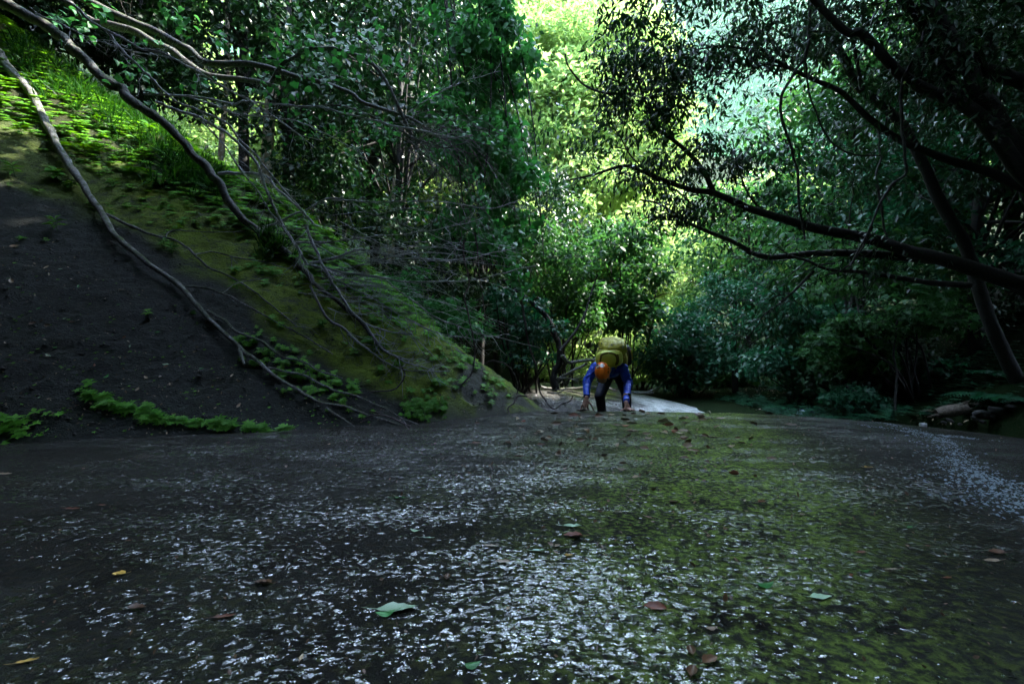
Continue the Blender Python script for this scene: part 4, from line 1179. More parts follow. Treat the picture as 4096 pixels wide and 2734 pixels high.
spray(tD, [(1380, 440, 90, 40), (1460, 500, 90, 50), (1540, 540, 70, 40), (1330, 500, 70, 40), (1200, 470, 60, 50), (1240, 540, 80, 40), (1880, 510, 60, 40), (1980, 560, 60, 60), (1780, 480, 40, 40), (1440, 610, 60, 30), (1560, 700, 60, 50), (1640, 810, 60, 60), (1680, 850, 50, 40), (1430, 700, 30, 60)], (5.5, 6.0), .062, 260)

rng = np.random.default_rng(35)
# ---------------------------------------------------------------- shrubs in the middle distance
def shrub(name, lab, cat, boxes, yr, mat, tmpl, size, n, rad, dens, up=.8, droop=.3, flat=.5, stems=4, group=None, base=None):
    cs = []
    for bx in boxes: cs += field(max(1, n // len(boxes)), bx, yr, rad, dens, None, flat)
    c0 = np.mean([c[0] for c in cs], axis=0) if base is None else np.array(base)
    gz = float(ground_h(c0[0], c0[1]))
    t = thing(name, lab, cat, (c0[0], c0[1], gz), group)
    b = Buf()
    for c, r, k in cs: clump(b, tmpl, c, r, int(k), size, up, droop)
    b.build("foliage", M[mat], t)['kind'] = 'stuff'
    if stems:
        b = Buf()
        for _ in range(stems * 3):
            e = cs[rng.integers(len(cs))][0]
            a = np.array([c0[0], c0[1], gz]) + np.array([rng.normal() * .12, rng.normal() * .12, -.1])
            P, R = smooth_path([a, (a + e) / 2 + rng.normal(size=3) * .12 + np.array([0, 0, .15]), e], [.022, .015, .006], 6)
            tube(b, P, R, 5, cap=False); twigs(b, P, R, 3, .3, 3, .8, 0, 0, .005)
        b.build("stems", M['bark_dark'], t)
    return t
shrub("shrub", "rounded blue green shrub on the rock just right of the climber", "shrub", [(2560, 1240, 2820, 1420), (2600, 1380, 2860, 1530), (2700, 1300, 2900, 1500)], (10.2, 12), 'leaf_cool', OVAL, .13, 54, .38, 100)
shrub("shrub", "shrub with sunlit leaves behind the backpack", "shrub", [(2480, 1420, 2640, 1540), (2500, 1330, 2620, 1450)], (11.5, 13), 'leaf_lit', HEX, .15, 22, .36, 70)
shrub("shrub", "low shrub with lit leaf tips at the far end of the mossy hump", "shrub", [(2780, 1470, 3020, 1555), (2900, 1400, 3100, 1540)], (12.5, 14), 'leaf_mid', HEX, .15, 26, .34, 70)
shrub("shrub", "dark leaning shrub above the left end of the lower rock", "shrub", [(2130, 950, 2430, 1200), (2240, 1150, 2400, 1330), (2060, 880, 2300, 1040)], (8.6, 10.5), 'leaf_mid', OVAL, .11, 66, .34, 95)
shrub("shrub", "shrub with fresh green leaves at the centre below the bright gap", "shrub", [(2380, 900, 2640, 1130), (2420, 1080, 2600, 1300)], (9.5, 12), 'leaf_mid', HEX, .14, 50, .4, 90)
shrub("bush", "dark small leaved bush between the bank and the crooked tree", "bush", [(1960, 1150, 2200, 1320), (2060, 1300, 2210, 1450)], (7.2, 8.6), 'leaf_cool', LOBED, .10, 34, .28, 60)
shrub("bush", "dark green layered bush right of the mossy hump", "bush", [(3020, 1180, 3360, 1330), (3000, 1300, 3240, 1540), (3150, 1230, 3500, 1400)], (9.0, 11), 'leaf_cool', OVAL, .12, 62, .36, 105, up=1.0)
shrub("bush", "yellowish bough of leaves reaching left over the dark hollow", "bush", [(3300, 1270, 3600, 1330), (3260, 1340, 3420, 1430), (3550, 1220, 3850, 1300)], (7.6, 8.6), 'leaf_mid', LOBED, .10, 30, .24, 60, up=1.1, flat=.3, base=(7.4, 8.4, -1.0))
shrub("plant", "low dark leafy plants along the far side of the slab, left of the log", "plant", [(3290, 1580, 3560, 1655), (3350, 1560, 3500, 1620)], (7.6, 8.6), 'leaf_cool', LOBED, .09, 26, .2, 55, stems=2)
shrub("plant", "dark leafy undergrowth above the log", "plant", [(3560, 1520, 3960, 1610), (3650, 1440, 4096, 1560)], (8.0, 9.5), 'leaf_cool', OVAL, .10, 36, .28, 60, stems=2)
shrub("plant", "lush broad leaved undergrowth in the shade above the mossy band", "plant", [(1100, 1000, 1400, 1130), (1400, 1090, 1700, 1240), (1650, 1220, 1900, 1360)], (6.9, 8.0), 'leaf_vine', LOBED, .12, 46, .26, 55, stems=2)
shrub("plant", "dark foliage filling the hollow above the bank toe", "plant", [(1560, 900, 1900, 1180), (1760, 1100, 2040, 1380)], (8.4, 9.8), 'leaf_dark', OVAL, .12, 50, .38, 80, stems=2)
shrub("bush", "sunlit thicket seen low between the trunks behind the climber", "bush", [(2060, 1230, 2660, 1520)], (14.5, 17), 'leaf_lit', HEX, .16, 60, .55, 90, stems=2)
shrub("plant", "dark leaves closing the top left corner behind the mossy trunk", "plant", [(-150, -250, 260, 60), (-100, 0, 160, 160), (150, -200, 700, 60), (260, 120, 620, 330), (500, 200, 900, 480)], (8.6, 10.2), 'leaf_dark', OVAL, .14, 110, .5, 90, stems=2)
shrub("bush", "black undergrowth behind the log and ferns at the lower right", "bush", [(3480, 1380, 4250, 1590), (3250, 1500, 3600, 1620), (3850, 1080, 4300, 1420)], (8.6, 10.5), 'leaf_dark', OVAL, .12, 120, .42, 90, stems=4)
shrub("plant", "shaded undergrowth behind the leaning trunk", "plant", [(1100, 650, 1600, 950)], (8.4, 9.6), 'leaf_dark', OVAL, .13, 26, .42, 70, stems=2)
rng = np.random.default_rng(40)
# ---------------------------------------------------------------- plants growing on the left bank
def bank_normal(p):
    e = .05
    zx = float(bank_h(p[0] + e, p[1]) - bank_h(p[0] - e, p[1])) / (2 * e); zy = float(bank_h(p[0], p[1] + e) - bank_h(p[0], p[1] - e)) / (2 * e)
    return unit(np.array([-zx, -zy, 1.0]))
def surf(px, py):
    p = hit(px, py, bank_h, 2.4, 16)
    p[2] = float(bank_z(np.array([p[0]]), np.array([p[1]]))[0])
    return p

def sprig_into(b, p, n, s, leaves_n=5, tiers=2, tmpl=LOBED, tone=None):
    """one little plant: tiers of leaves round a stem"""
    ax = unit(n * .5 + np.array([0, -.15, .7])); t0 = rng.random() if tone is None else tone
    for k in range(tiers):
        q = p + ax * s * (.35 + .5 * k)
        a0 = rng.uniform(0, 6.28); m = leaves_n
        ang = a0 + np.arange(m) / m * 6.28 + rng.normal(size=m) * .25
        u = unit(np.cross(ax, [0.3, 1, .2])); v = np.cross(ax, u)
        d = u * np.cos(ang)[:, None] + v * np.sin(ang)[:, None]
        leaves(b, tmpl, np.repeat(q[None], m, 0), d + ax * .25 + np.array([0, 0, -.15]), np.repeat(ax[None], m, 0) + rnd(m) * .2, s * (.7 + .5 * rng.random(m)) * (1 - .2 * k), np.clip(t0 + .25 * rnd(m)[:, 0], 0, 1))

# ground cover: many small herbs on the moss and up the slope
b = Buf(); cnt = 0; tries = 0
while cnt < 6500 and tries < 60000:
    tries += 1
    s = rng.uniform(.1, 7.5); t = rng.uniform(-6.5, 3.0)
    s0 = 4.7 - .32 * np.clip(1 - ((t - .7) / 2.2) ** 2, 0, 1)
    x = TD[0] * t + TN[0] * (s + s0); y = TD[1] * t + TN[1] * (s + s0)
    md_ = float(moss_d(x, y))
    patch = float(fbm(np.array([[x * 1.1, y * 1.1, 3.0]]), 2, 200)[0])
    dens = .05 + .4 * sstep(-.1, .1, patch) * (md_ > .15) * (md_ < .7) + 1.0 * sstep(.55, .85, md_ + .4 * patch)
    if md_ < -.1: dens = .015
    if rng.random() > dens: continue
    z = float(bank_z(np.array([x]), np.array([y]))[0]); p = np.array([x, y, z])
    sprig_into(b, p, bank_normal(p), rng.uniform(.035, .08) * (1.6 if md_ > 1 else 1), 5, 2 if rng.random() < .5 else 1, LOBED if rng.random() < .7 else OVAL)
    cnt += 1
o = b.build("bank_herbs", M['leaf_fresh'], None); tag(o, "low green herbs carpeting the moss and the slope above it", "ground cover", kind='stuff')

# chips and grit lying on the bare rock of the bank
b = Buf(); OCT = np.array([(1, 0, 0), (0, 1, 0), (-1, 0, 0), (0, -1, 0), (0, 0, 1), (0, 0, -1.0)]); OT = [(0, 1, 4), (1, 2, 4), (2, 3, 4), (3, 0, 4), (1, 0, 5), (2, 1, 5), (3, 2, 5), (0, 3, 5)]
for _ in range(5200):
    s = rng.uniform(.02, 3.4); t = rng.uniform(-6.0, 3.1); s0 = 4.7 - .32 * float(np.clip(1 - ((t - .7) / 2.2) ** 2, 0, 1))
    x = TD[0] * t + TN[0] * (s + s0); y = TD[1] * t + TN[1] * (s + s0)
    if float(moss_d(x, y)) > .1 and t < 1.7 and rng.random() < .9: continue
    r = .004 + .016 * rng.random() ** 3
    V = OCT * (r * (.5 + rng.random((6, 1)))) * np.array([1.3, 1, .7]); V = V[:, [0, 1, 2]] + np.array([x, y, float(bank_z(np.array([x]), np.array([y]))[0])])
    b.add(V, tris=OT)
o = b.build("rock_grit", M['stone'], None, smooth=False); tag(o, "loose chips and grit lying on the dark bare rock of the left bank", "gravel", kind='stuff')

# the bright strip of ferny herbs near the foot of the bank
b = Buf(); L = [(330, 1590), (430, 1625), (520, 1655), (640, 1672), (740, 1680), (850, 1702), (960, 1715), (1060, 1722), (1150, 1722)]
for k in range(620):
    i = rng.integers(0, len(L) - 1); f = rng.random()
    px = L[i][0] * (1 - f) + L[i + 1][0] * f + rng.normal() * 20; py = L[i][1] * (1 - f) + L[i + 1][1] * f + rng.normal() * (5 + 9 * abs(math.sin(px * .013)) ** 3) 
    if vnoise(np.array([[px * .021, py * .03, 1.0]]), 5)[0] < -.28 + .35 * rng.random(): continue
    p = surf(px, py); sprig_into(b, p, bank_normal(p), rng.uniform(.02, .05) * (1 if rng.random() < .8 else 1.6), 4 + k % 3, 1 if k % 2 else 2, (LOBED, HEX, NARROW)[k % 3], rng.uniform(.1, 1))
for k in range(45):
    p = surf(abs(rng.normal()) * 75, 1725 + rng.normal() * 28); sprig_into(b, p, bank_normal(p), rng.uniform(.03, .065), 5, 1, OVAL, rng.uniform(.6, 1))
for k in range(130):
    i = rng.uniform(0, 1); px = 1000 + 400 * i + rng.normal() * 60; py = 1370 + 260 * i + rng.normal() * 30
    p = surf(px, py); sprig_into(b, p, bank_normal(p), rng.uniform(.03, .06), 5, 2, LOBED, rng.uniform(.4, 1))
for k in range(90):
    p = surf(1700 + rng.normal() * 45, 1640 + rng.normal() * 22); sprig_into(b, p, bank_normal(p), rng.uniform(.03, .06), 5, 2, LOBED, rng.uniform(.1, .6))
o = b.build("bright_ground_cover", M['leaf_fresh'], None); tag(o, "bright green ferny strip of herbs along the foot of the dark bank", "ground cover", kind='stuff')

# grass hanging from the slope
b = Buf()
for (px, py, n, w) in [(480, 450, 700, 150), (650, 560, 600, 120), (720, 690, 500, 100), (380, 350, 600, 140), (560, 380, 400, 120), (250, 300, 500, 130), (800, 700, 300, 60), (120, 220, 400, 110), (850, 760, 250, 50), (1080, 1000, 240, 60)]:
    for _ in range(n // 12):
        p = surf(px + rng.normal() * w * .5, py + rng.normal() * w * .4); m = 14
        leaves(b, BLADE, p + rnd(m) * .02, rnd(m) * .35 + np.array([.35, -.35, .35]), rnd(m) + np.array([0, 0, .5]), rng.uniform(.18, .34) * (.7 + .5 * rng.random(m)), rng.random(m))
o = b.build("slope_grass", M['grass'], None); tag(o, "long drooping grass tufts on the shaded slope between the leaning trunks", "grass", kind='stuff')

# plants that stand out one by one
PL = [(600, 560, .17, HEX, 6, "sunlit sprig of broad pointed leaves high between the two leaning trunks"),
      (692, 630, .13, LOBED, 5, "starry leaved plant below the broad sprig"),
      (735, 682, .11, LOBED, 5, "yellow green maple like seedling right under the starry leaved plant"),
      (230, 715, .13, HEART, 6, "round leaved light green plant left of the silver trunk"),
      (285, 745, .10, HEART, 5, "hanging round leaved sprig close to the silver trunk"),
      (460, 745, .10, HEX, 6, "green sprig just right of the silver trunk"),
      (690, 1015, .085, OVAL, 9, "leafy green sprig on the moss edge under the side branch"),
      (660, 990, .08, OVAL, 8, "smaller dark sprig beside the one on the moss edge"),
      (950, 1180, .10, NARROW, 6, "small plant with upright tongue leaves on the bare rock below the moss"),
      (230, 930, .11, NARROW, 9, "dark drooping fern like sprig on the rock at left"),
      (940, 1100, .08, LOBED, 6, "small herb in the middle of the moss"),
      (1290, 1330, .075, LOBED, 6, "herb on the lower moss beneath the bare branches"),
      (1480, 1400, .10, HEART, 5, "soft round leaved plant among the lower bare branches"),
      (1520, 1410, .09, HEART, 5, "round leaved plant beside the lower soft one"),
      (1585, 1490, .11, LOBED, 7, "cool green herb tuft low on the moss"),
      (1300, 1060, .12, LOBED, 6, "ragged green herb behind the leaning trunk's forks"),
      (820, 560, .13, HEX, 5, "small shaded plant under the stout bare branch"),
      (400, 500, .12, HEX, 5, "shaded sprig beside the big leaning trunk"),
      (90, 560, .13, NARROW, 9, "dark leafed sprig at the left edge above the rock"),
      (60, 700, .12, NARROW, 9, "second dark sprig at the left edge, lower than the first"),
      (2165, 1625, .11, LOBED, 7, "small cool green plant where the bank meets the slab crest"),
      (1860, 1400, .10, LOBED, 6, "small dim herb in the dark hollow by the bank toe")]
for px, py, s, tm, nl, lab in PL:
    p = surf(px, py); t = thing("small_plant", lab, "plant", p, "single plants standing out on the left bank")
    b = Buf(); n = bank_normal(p)
    ax = unit(n * .5 + np.array([0, -.15, .7]))
    P, R = smooth_path([p - ax * .02, p + ax * s * .5, p + ax * s * 1.1], [.004, .003, .002], 3); tube(b, P, R, 4, cap=False)
    b.build("stem", M['grass'], t)
    me = toned(tm, M['leaf_herb'], rng.uniform(.3, 1), -.35)
    for k in range(nl + 3):
        a = k * 2.4; u = unit(np.cross(ax, [0.3, 1, .2])); v = np.cross(ax, u)
        d = u * math.cos(a) + v * math.sin(a)
        put_leaf(me, p + ax * s * (.4 + .07 * k), d + ax * (.1 + .05 * k) + np.array([0, 0, -.2]), ax + rng.normal(size=3) * .2, s * rng.uniform(.7, 1.1), t)
def fern(px, py, s, lab, fn=surf, mat='leaf_herb', n=6):
    p = fn(px, py); t = thing("fern", lab, "fern", p, "ferns")
    for k in range(n):
        a = k / n * 6.28 + rng.normal() * .3; d = np.array([math.cos(a), math.sin(a), 0])
        b = Buf(); m = 15
        u = np.linspace(0, 1, m)[:, None]
        sp = p + d * s * u + np.array([0, 0, 1]) * s * (.55 * u - .6 * u * u)
        tube(b, sp, np.full(m, .002), 3, cap=False)
        side = np.cross(d, [0, 0, 1]); tg = unit(np.gradient(sp, axis=0))
        for sg in (-1, 1):
            leaves(b, NARROW, sp[1:], side * sg + tg[1:] * .35 + np.array([0, 0, -.15]), np.repeat(np.array([[0, 0, 1.0]]), m - 1, 0), s * .32 * np.sin(np.pi * (.12 + .85 * u[1:, 0])) , rng.random(m - 1))
        b.build("frond", M[mat], t)
    return t
fern(455, 440, .34, "shaded fern on the slope under the big leaning trunk")
fern(560, 690, .30, "fern among the grass right of the silver trunk")
fern(330, 600, .30, "dark fern close to the silver trunk")
def surf_floor(px, py): return hit(px, py, ground_h, 4, 20)
fern(3960, 1590, .55, "dim fern on the right bank beyond the log", surf_floor, 'leaf_cool', 7)
fern(4060, 1600, .5, "dim fern at the right edge above the stones", surf_floor, 'leaf_cool', 7)
fern(4020, 1500, .5, "faint fern higher on the right bank", surf_floor, 'leaf_cool', 7)

# ---------------------------------------------------------------- log and stones on the right bank
def surf_right(px, py):
    return hit(px, py, lambda x, y: np.where(y > 5.8, floor_h(x, y), -9), 5.8, 20)
a = surf_right(3745, 1672); c = surf_right(3870, 1655)
a = a + np.array([0, 0, .075]); c = c + np.array([0, 0, .085])
t = thing("log", "short weathered log with frayed ends lying on the dark right bank", "log", (a + c) / 2)
P, R = smooth_path([a, a * .7 + c * .3, a * .35 + c * .65, c], [.07, .088, .088, .08], 8)
b = Buf(); tube(b, P, R, 14, .1, 4)
b.build("log_body", M['log'], t)
b = Buf()
for q, d in ((c, unit(c - a)), (a, unit(a - c))):
    for _ in range(7):
        r = rng.normal(size=3) * .045; P, R = smooth_path([q + r - d * .03, q + r + d * .03, q + r * 1.2 + d * rng.uniform(.05, .12)], [.014, .01, .002], 2); tube(b, P, R, 4)
b.build("frayed_end", M['log'], t)
def stone(name, lab, p, r, mat='stone', sq=(1, .8, .6), group=None, sink=.25):
    n1, n2 = 9, 12
    th = np.linspace(0, np.pi, n1)[:, None]; ph = np.arange(n2)[None] / n2 * 2 * np.pi
    V = np.stack([np.sin(th) * np.cos(ph), np.sin(th) * np.sin(ph), np.cos(th) + 0 * ph], -1).reshape(-1, 3)
    off = rng.normal(size=3) * 9
    V = np.clip(V * (1 + .6 * fbm(V * 1.5 + off, 2, 7) + .15 * fbm(V * 4 + off, 2, 8))[:, None], -.85, .85)
    a_ = rng.uniform(0, 6.28); ca_, sa_ = math.cos(a_), math.sin(a_)
    V = V * np.array(sq) * r; V = V @ np.array([[ca_, sa_, .2], [-sa_, ca_, .15], [-.2, -.1, 1.0]])
    b = Buf(); b.add(V + np.asarray(p) + np.array([0, 0, r * sq[2] * (1 - 2 * sink)]), quads=grid_faces(n1, n2, True))
    o = b.build(name, M[mat], None, origin=p); o.location = [float(v) for v in p]
    return tag(o, lab, "stone", group)
GS = "stones on the right bank below the log"
for px, py, r, lab in [(3800, 1685, .045, "small pale stone directly under the log"), (3935, 1668, .12, "flat mossy stone right of the log"), (3990, 1650, .09, "stone behind the flat mossy one"), (3905, 1680, .06, "small angular stone at the right end of the log"),
                       (3930, 1695, .05, "little light stone on the wet edge below the flat stone"), (4040, 1640, .08, "dim stone by the ferns at the right edge"), (3840, 1700, .035, "pebble left of the little light stone"), (3775, 1692, .04, "flat pebble under the left end of the log")]:
    p = surf_floor(px, py); stone("stone", lab, p, r, 'stone', (1.2, .8, .6), GS)
p = hit(3690, 1702, slab_h, 2, 8); stone("stone", "small white stone on the right rim of the slab", p, .05, 'stone_white', (1.2, .8, .7), None)
p = hit(2932, 1588, lambda x, y: np.maximum(hump_h(x, y), -9), 8, 14); stone("stone", "grey boulder sitting on the mossy hump", p, .10, 'stone', (1.3, .8, .7))
p = hit(3060, 1628, lambda x, y: np.maximum(hump_h(x, y), -9), 8, 14); stone("stone", "dark stone at the near side of the mossy hump", p, .07, 'stone', (1.1, .8, .7))
for px, py in [(3215, 1644), (3240, 1650)]:
    p = at(px, py, 8.2)
b = Buf()
for _ in range(90):
    c = at(3225 + rng.normal() * 22, 1645 + rng.normal() * 6, 8.2 + rng.normal() * .1); r = rng.uniform(.01, .035)
    leaves(b, HEX, c[None], rnd(1), rnd(1), r * 2, .5)
o = b.build("water_splash", M['foam'], None); tag(o, "little white splash where water drops behind the slab crest", "splash", kind='stuff')

rng = np.random.default_rng(41)
# ---------------------------------------------------------------- fallen leaves on the slab and the bank
def fleaf(L, W, curl, bend, seed, stalk=True, teeth=0.0):
    r = np.random.default_rng(seed); n = 9
    u = np.linspace(0, 1, n); w = W * np.sin(np.pi * u ** .8) ** .8
    w = w * (1 + teeth * np.sin(u * 40)); V = []
    for k in range(n):
        y = u[k] * L
        for s in (-1, -.5, 0, .5, 1):
            x = s * w[k] * .5
            z = curl * abs(s) ** 1.6 * w[k] + bend * (u[k] - .5) ** 2 * L + .02 * L * r.normal() * abs(s)
            V.append((x, y, z))
    V = np.array(V); V[:, 2] -= V[:, 2].min()
    b = Buf(); b.add(V, quads=grid_faces(n, 5))
    if stalk:
        y0 = V[2]; P, R = smooth_path([y0, y0 + np.array([0, -.15 * L, .02 * L]), y0 + np.array([.04 * L, -.35 * L, .08 * L])], [.012 * L, .01 * L, .008 * L], 2); tube(b, P, R, 4)
    return b.mesh("fallen_leaf")
SH = [fleaf(1, .42, .25, .3, 1), fleaf(1, .5, -.2, .25, 2), fleaf(1, .36, .3, -.15, 3), fleaf(1, .6, .3, .4, 4), fleaf(1, .3, .2, .2, 5), fleaf(1, .5, .35, .3, 6, True), fleaf(1, .45, .1, .1, 7, True, .08)]
FL = {}
def fmesh(k, mat):
    if (k, mat) not in FL:
        m = SH[k].copy(); m.materials.append(M[mat]); FL[(k, mat)] = m
    return FL[(k, mat)]
def drop(px, py, lpx, k, mat, lab, cat="leaf", group=None, ang=None, tilt=.15, fn=None, lift=.002):
    fn = fn or slab_h
    p = hit(px, py, fn, .3, 9, .01)
    if fn is slab_h: p[2] = float(slab_z(np.array([p[0]]), np.array([p[1]]))[0]); n = np.array([0, .06, 1.0])
    else: p = surf(px, py); n = bank_normal(p)
    s = lpx / F * p[1]
    a = rng.uniform(0, 6.28) if ang is None else math.radians(ang)
    d = np.array([math.cos(a), math.sin(a), 0]); d = d - n * (d @ n) / (n @ n)
    o = put_leaf(fmesh(k, mat), p + unit(n) * lift - unit(d) * s * .5, d, n + rng.normal(size=3) * tilt, s, None, "fallen_leaf")
    tag(o, lab, cat, group)
    return o
GF = "fallen leaves on the wet slab"
BIG = [(1590, 2432, 165, 6, 'dl_pale', "large pale green leaf with toothed edge lying on the wet slab near the bottom centre", 8),
       (1540, 2455, 75, 1, 'dl_green', "dark green leaf tucked under the left end of the large pale leaf", 190),
       (1890, 2665, 70, 1, 'dl_green', "green leaf at the bottom edge right of the large pale leaf", 20),
       (105, 2640, 75, 4, 'dl_yellow', "bright yellow leaf in the bottom left corner", 30),
       (475, 2305, 52, 3, 'dl_yellow', "curled yellow leaf on the left part of the slab", 185),
       (1050, 2340, 78, 5, 'dl_brown', "crumpled brown leaf left of the large pale leaf", 170),
       (895, 2470, 85, 4, 'dl_red', "long rust coloured leaf on the lower left of the slab", 20),
       (545, 2440, 70, 5, 'dl_brown', "dark brown crumpled leaf below the curled yellow one", 10),
       (1205, 2625, 50, 4, 'dl_tan', "small reddish leaf standing on end near the bottom left of centre", 100),
       (1585, 2000, 68, 4, 'dl_green', "thin green leaf on the grey part of the slab", 175),
       (1660, 2130, 42, 1, 'dl_pale', "dull olive leaf on the slab, upper of a close pair", 160),
       (1710, 2153, 56, 4, 'dl_pale', "narrow pale green leaf just below the dull olive one", 0),
       (2290, 2112, 74, 0, 'dl_pale', "glossy pale leaf floating on the wet slab below centre", 5),
       (2292, 2153, 78, 5, 'dl_red', "dark rust leaf right under the glossy pale one", 170),
       (2155, 2207, 56, 0, 'dl_pale', "light green leaf left of centre on the mossy part", 5),
       (2275, 2225, 36, 3, 'dl_yellow', "small amber leaf below the dark rust leaf", 20),
       (2230, 2188, 30, 3, 'dl_tan', "tiny amber brown leaf beside the light green leaf", 40),
       (2010, 2250, 62, 0, 'dl_tan', "tan and white leaf on the glittering part of the slab", 175),
       (2620, 2440, 90, 5, 'dl_red', "reddish brown curled leaf low on the mossy part", 160),
       (2590, 2075, 46, 4, 'dl_red', "small rust leaf pointing down on the mossy part", 120),
       (1960, 2190, 60, 4, 'dl_tan', "pale slim leaf left of the light green leaf", 0),
       (1790, 2310, 48, 3, 'dl_brown', "brown leaf above the large pale leaf", 90),
       (3475, 1876, 36, 3, 'dl_yellow', "yellow leaf on the dark right part of the slab", 0),
       (3495, 1955, 26, 4, 'dl_tan', "tan leaf just below the yellow one at right", 10),
       (3060, 2350, 80, 1, 'dl_green', "green leaf lying flat on the lower right of the slab", 10),
       (3285, 2400, 95, 6, 'dl_pale', "pale green leaf with a curved stalk at lower right", 5),
       (3640, 2106, 36, 6, 'dl_green', "small green star shaped leaf on the right part of the slab", 30),
       (3990, 2207, 66, 3, 'dl_brown', "brown curled leaf near the right edge of the slab", 170),
       (3965, 2240, 64, 4, 'dl_tan', "slim tan leaf under the brown one near the right edge", 175),
       (3560, 2283, 60, 4, 'dl_tan', "slim tan leaf right of the curved stalk leaf", 178),
       (3440, 2215, 44, 4, 'dl_red', "slim reddish leaf above the slim tan one", 175),
       (3460, 2298, 36, 1, 'dl_green', "small green leaf left of the slim tan one", 0),
       (3790, 2315, 40, 4, 'dl_red', "dim red leaf in the dark lower right", 10),
       (3210, 2064, 26, 3, 'dl_tan', "small tan leaf right of the moss stripe", 10),
       (2340, 1995, 30, 3, 'dl_brown', "brown leaf at the left rim of the moss stripe", 20),
       (2845, 2520, 50, 1, 'dl_tan', "olive leaf among white glints at the bottom centre right", 0),
       (2770, 2690, 85, 5, 'dl_brown', "dark wet clump of leaf at the bottom edge on the moss", 60),
       (2840, 2640, 90, 5, 'dl_brown', "second dark wet leaf clump at the bottom, right of the first", 30),
       (2765, 2600, 70, 5, 'dl_brown', "upright dark leaf scrap just above the bottom clumps", 80),
       (2697, 2015, 44, 5, 'dl_brown', "dark leaf lump in the middle of the moss stripe", 10),
       (915, 1770, 26, 0, 'dl_red', "small reddish leaf on the wet rim at left", 90),
       (590, 1795, 42, 6, 'dl_green', "bright green three pointed leaf at the left foot of the bank", 30),
       (290, 2040, 54, 4, 'dl_red', "slim reddish leaf on the dark left water", 5),
       (410, 2022, 32, 4, 'dl_red', "smaller reddish leaf right of the slim one at left", 0),
       (20, 1895, 50, 4, 'dl_tan', "reddish tan leaf at the left edge of the slab", 5),
       (2325, 1637, 46, 5, 'dl_brown', "brown curled leaf by the fingertips of the climber's left-hand-side hand", 175),
       (2362, 1636, 22, 4, 'dl_yellow', "amber leaf right of the brown one at the fingertips", 20),
       (2447, 1658, 28, 0, 'dl_tan', "cream leaf on the slab just below the climber", 5),
       (1905, 1775 + 0, 40, 5, 'dl_brown', "dark red brown leaf upper left of the crest moss", 10),
       (2165, 1778, 34, 5, 'dl_red', "rust leaf on the slab a little below the climber to the left", 0)]
for px, py, l, k, m_, lab, ang in BIG:
    drop(px, py, l, k, m_, lab, "leaf", GF, ang, .12)
# the small dark scraps strewn over the crest: nothing tells them apart
for i in range(140):
    px = 2600 + rng.normal() * 330; py = 1650 + abs(rng.normal()) * 130
    if px < 1900 or px > 3500: continue
    m_ = ['dl_brown', 'dl_brown', 'dl_brown', 'dl_red', 'dl_brown', 'dl_tan'][rng.integers(6)]
    drop(px, py, rng.uniform(18, 48), rng.integers(0, 7), m_, "small dark curled leaf scrap strewn with many others over the slab crest", "leaf", "small leaf scraps on the slab crest", None, .6, None, .012)
for i in range(35):
    px = rng.uniform(100, 4000); py = rng.uniform(1800, 2500)
    m_ = ['dl_brown', 'dl_red', 'dl_brown', 'dl_tan'][rng.integers(4)]
    drop(px, py, rng.uniform(10, 24), rng.integers(0, 7), m_, "tiny brown leaf scrap scattered over the lower slab", "leaf", "tiny leaf scraps on the lower slab", None, .4)
for i in range(70):
    px = rng.uniform(0, 1150); py = rng.uniform(1000, 1740)
    if py < 1000 + px * .45: continue
    m_ = ['dl_tan', 'dl_tan', 'dl_pale', 'dl_brown', 'dl_red', 'dl_green', 'dl_green'][rng.integers(7)]
    drop(px, py, rng.uniform(9, 24), rng.integers(0, 7), m_, "small dead leaf stuck to the dark rock bank among many alike", "leaf", "small leaves stuck to the left bank", None, .3, bank_h, .004)
for px, py, l, k, m_, lab in [(60, 1000, 32, 0, 'dl_tan', "pale tan leaf highest on the left edge of the rock bank"), (48, 1143, 36, 0, 'dl_tan', "long tan leaf at the left edge of the bank"), (185, 1095, 26, 4, 'dl_tan', "tan leaf right of the long one"), (242, 1098, 16, 0, 'dl_pale', "small white leaf near the tan leaf on the bank"),
                              (487, 1183, 26, 4, 'dl_tan', "slim tan leaf in the middle of the rock bank"), (630, 1336, 20, 6, 'dl_green', "small green three pointed leaf on the rock bank"), (427, 1510, 24, 1, 'dl_green', "green oval leaf on the lower rock bank"), (806, 1471, 18, 1, 'dl_green', "dark green leaf left of the broken stub"),
                              (955, 1617, 26, 0, 'dl_tan', "greenish tan leaf above the bright herb strip"), (195, 1447, 28, 4, 'dl_pale', "whitish slim leaf on the lower left rock")]:
    drop(px, py, l, k, m_, lab, "leaf", "bigger leaves stuck to the left bank", None, .15, bank_h, .006)

# fine litter: scraps far too small and many to count
b = Buf()
def scrap(p, n, s):
    d = rng.normal(size=3); leaves(b, HEX if rng.random() < .5 else NARROW, np.asarray(p)[None], d[None], (np.asarray(n) + rng.normal(size=3) * .5)[None], s, rng.random())
for i in range(900):
    px = 2600 + rng.normal() * 520; py = 1648 + abs(rng.normal()) * 260
    p = hit(px, py, slab_h, 1, 7, .03); scrap(p + [0, 0, .004], (0, 0, 1), rng.uniform(.008, .026))
for i in range(500):
    px = rng.uniform(0, 4096); py = rng.uniform(1850, 2700)
    p = hit(px, py, slab_h, .5, 7, .01); scrap(p + [0, 0, .004], (0, 0, 1), rng.uniform(.004, .012))
o = b.build("leaf_litter", M['dl_brown'], None); tag(o, "fine dark leaf crumbs strewn over the wet slab", "leaf litter", kind='stuff')
b = Buf()
for i in range(1500):
    px = rng.uniform(0, 2150); py = rng.uniform(950, 1760)
    if py < 900 + px * .33: continue
    p = surf(px, py); scrap(p + bank_normal(p) * .006, bank_normal(p), rng.uniform(.008, .028))
